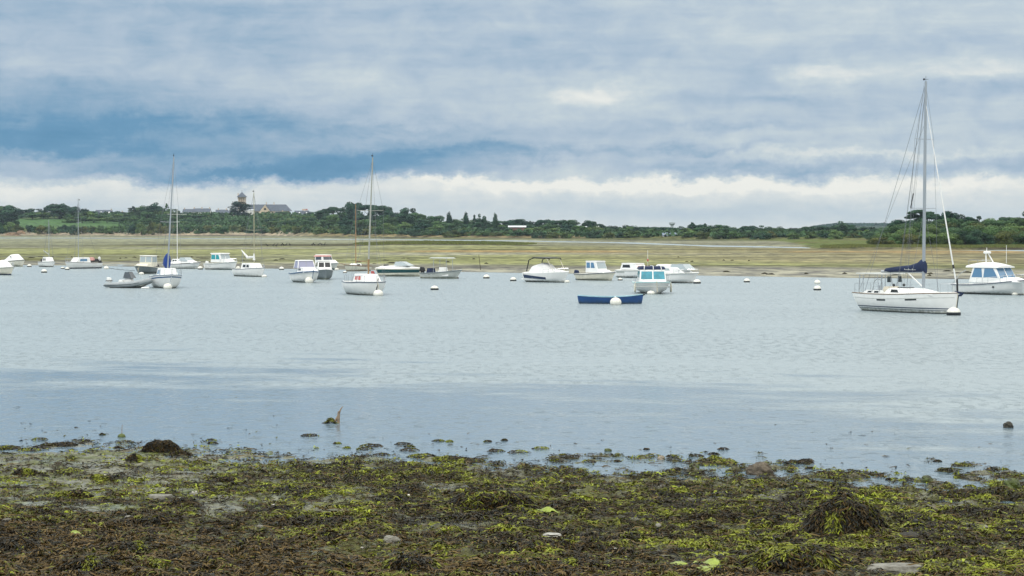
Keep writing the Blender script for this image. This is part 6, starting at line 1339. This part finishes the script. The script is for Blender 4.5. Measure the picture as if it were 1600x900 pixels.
p = P(227, 451.3, 0); o = MB().hexa([Vector((-.42, -.12, .02)), Vector((.42, -.12, .02)), Vector((.38, .12, .02)), Vector((-.38, .12, .02)), Vector((-.34, -.10, .16)), Vector((.36, -.10, .20)), Vector((.34, .10, .20)), Vector((-.32, .10, .16))]).build('fender', M_MOTORW, None, bevel=.05); o.location = p; tag(o, 'flat white fender floating beside the bow of the grey inflatable', 'fender')
# floating mooring rope left of the leaning sloop
pts = []
for i in range(30):
    t = i / 29; q = P(153 + 58 * t, 416 + 7 * t + 1.5 * math.sin(3 * t), 0); pts.append((q.x, q.y, .04 + .03 * math.sin(i * 1.7)))
o = MB().tube(pts, .035, 5).build('floating_rope', M_DGREY); tag(o, 'dark floating mooring rope running right from the buoy behind the grey inflatable', 'rope')

# ------------------------------------------------------------------ birds, posts and weed clumps on the flats
M_BIRD = mat('black_plumage', (.018, .017, .018), .7)
def bird_mesh(seed, wings=False):
    mb = MB(); pts = [(-.42, 0, .30), (-.28, 0, .36), (-.05, 0, .46), (.12, 0, .58), (.20, 0, .74), (.24, 0, .84), (.32, 0, .87), (.46, 0, .85)]
    mb.tube(pts, [.02, .06, .13, .12, .06, .045, .055, .008], 8)
    for y in (-.05, .05): mb.tube([(0, y, .40), (.02, y, .18), (.0, y, -.04), (.09, y, -.03)], [.035, .015, .014, .012], 5)
    if wings:
        for s in (-1, 1): mb.add([(-.02, s * .08, .52), (.10, s * .10, .54), (.06, s * .50, .70), (-.10, s * .78, .52), (-.18, s * .45, .42), (-.02, s * .08, .49), (.10, s * .10, .51), (.06, s * .50, .67), (-.10, s * .78, .50), (-.18, s * .45, .39)],
                                  [(0, 1, 2, 3, 4), (9, 8, 7, 6, 5), (0, 5, 6, 1), (1, 6, 7, 2), (2, 7, 8, 3), (3, 8, 9, 4), (4, 9, 5, 0)])
    return mb
bp = [bird_mesh(0).build('bird', M_BIRD, None, True), bird_mesh(0, True).build('bird', M_BIRD, None, True)]
for b in bp: COL.objects.unlink(b)
for i, (px, py, w) in enumerate([(417.5, 386.3, 0), (427.5, 386, 0), (440, 385.2, 0), (443, 385.4, 1), (447, 385.2, 0), (453, 385, 0), (488, 384.8, 1), (491, 384.6, 0), (498, 384.8, 0), (502, 384.5, 1), (507, 384.4, 0), (432, 386.2, 0)]):
    q = P(px, py, 0)
    for _ in range(5): q = P(px, py, float(far_z(np.array([q.x]), np.array([q.y]))[0]))
    o = bp[w].copy(); COL.objects.link(o); o.location = q; o.rotation_euler = (0, 0, random.choice((.3, 2.8, -.4, 3.4))); o.scale = (1.15,) * 3
    tag(o, 'black cormorant like bird %s on the dark weed spit' % ('holding its wings open' if w else 'standing upright'), 'bird', 'black birds on the dark spit')
def flat_things():
    rg = random.Random(44); spots = [(30, 402, 8), (34, 404, 6), (50, 403, 10), (64, 401, 9), (82, 402, 5), (112, 402, 3), (188, 404, 3), (197, 403, 4), (210, 402.5, 6), (247, 402, 5), (300, 402, 5), (312, 402.5, 10), (320, 404, 14), (431, 407, 6), (441, 405, 9), (464, 406, 7), (602, 407, 10), (612, 411, 14), (630, 404, 6), (638, 404, 5), (675, 404, 4), (740, 405, 5),
             (1131, 407, 4), (1144, 407, 5), (1195, 428, 10), (1204, 429, 13), (1060, 402, 3), (1073, 409, 5), (1081, 409, 5), (1170, 408, 3), (1390, 427, 12), (1400, 430, 12), (1452, 431, 6), (1453, 428, 10), (1480, 424, 12), (1495, 427, 14), (1510, 426, 16), (1525, 429, 14), (1135, 425, 10), (990, 420, 5), (1320, 428, 8), (1260, 428, 6), (1560, 428, 10), (1590, 430, 8), (140, 405, 4), (380, 407, 5), (560, 410, 8), (585, 412, 6), (700, 410, 7), (760, 412, 6)]
    proto = []
    for k in range(4):
        rn = np.random.default_rng(600 + k); n = 260; rr = np.sqrt(rn.random(n)); th = rn.uniform(0, 6.28, n); x = rr * np.cos(th); y = rr * np.sin(th) * .7; top = .42 * (1 - rr ** 2) * (.5 + vn(x * 2.5 + k * 7, y * 2.5, 9))
        co, idx, cols = ribbons(rn, x, y, top, rn.uniform(.2, .5, n), rn.uniform(.04, .10, n), rn.choice([0, 0, 1, 3, 7], n), th, rn.uniform(.02, .12, n), droop=-.3)
        o = raw_mesh('weed_clump', co, idx, 4, M_FROND, cols, True); COL.objects.unlink(o); proto.append(o)
    for i, (px, py, w) in enumerate(spots):
        q = P(px, py, 0.1)
        for _ in range(5): q = P(px, py, float(far_z(np.array([q.x]), np.array([q.y]))[0]))
        s = w * q.y / F / 2; o = proto[i % 4].copy(); COL.objects.link(o); o.location = q; o.scale = (s * 1.1, s * 1.6, max(.3, s * .36)); o.rotation_euler = (0, 0, rg.uniform(0, 6.28))
        tag(o, 'dark seaweed clump on the tidal flat ' + above(px).replace('up left', 'left').replace('up right', 'right').replace('above', 'behind'), 'seaweed', 'dark weed clumps along the tidal flat')
    for px, py, lean, hh, lab in ((751, 421, -.25, 2.0, 'thin dark leaning stake at the mud edge right of the T-top boat'), (1502, 382, .1, 1.6, 'thin stake on the marsh left of the large cabin cruiser')):
        q = P(px, py, .1); o = MB().tube([(0, 0, -.4), (lean * .5, 0, hh * .5), (lean, 0, hh)], [.05, .04, .03], 6).build('stake', M_BARK, None, True); o.location = q; tag(o, lab, 'stake')
flat_things()

# ------------------------------------------------------------------ haze
def build_haze():
    o = MB().box((-4200, -40, -3.0), (4200, 5200, 48)).build('haze', bpy.data.materials.new('haze')); m = o.data.materials[0]; m.use_nodes = True; t = NT(m.node_tree); t.n.clear()
    out = t.node('ShaderNodeOutputMaterial'); v = t.node('ShaderNodeVolumePrincipled'); v.inputs['Color'].default_value = (.68, .84, 1, 1); v.inputs['Density'].default_value = HAZE; v.inputs['Anisotropy'].default_value = 0.2
    t.l.new(v.outputs[0], out.inputs['Volume']); tag(o, kind='stuff')
HAZE = 0.00006
build_haze()
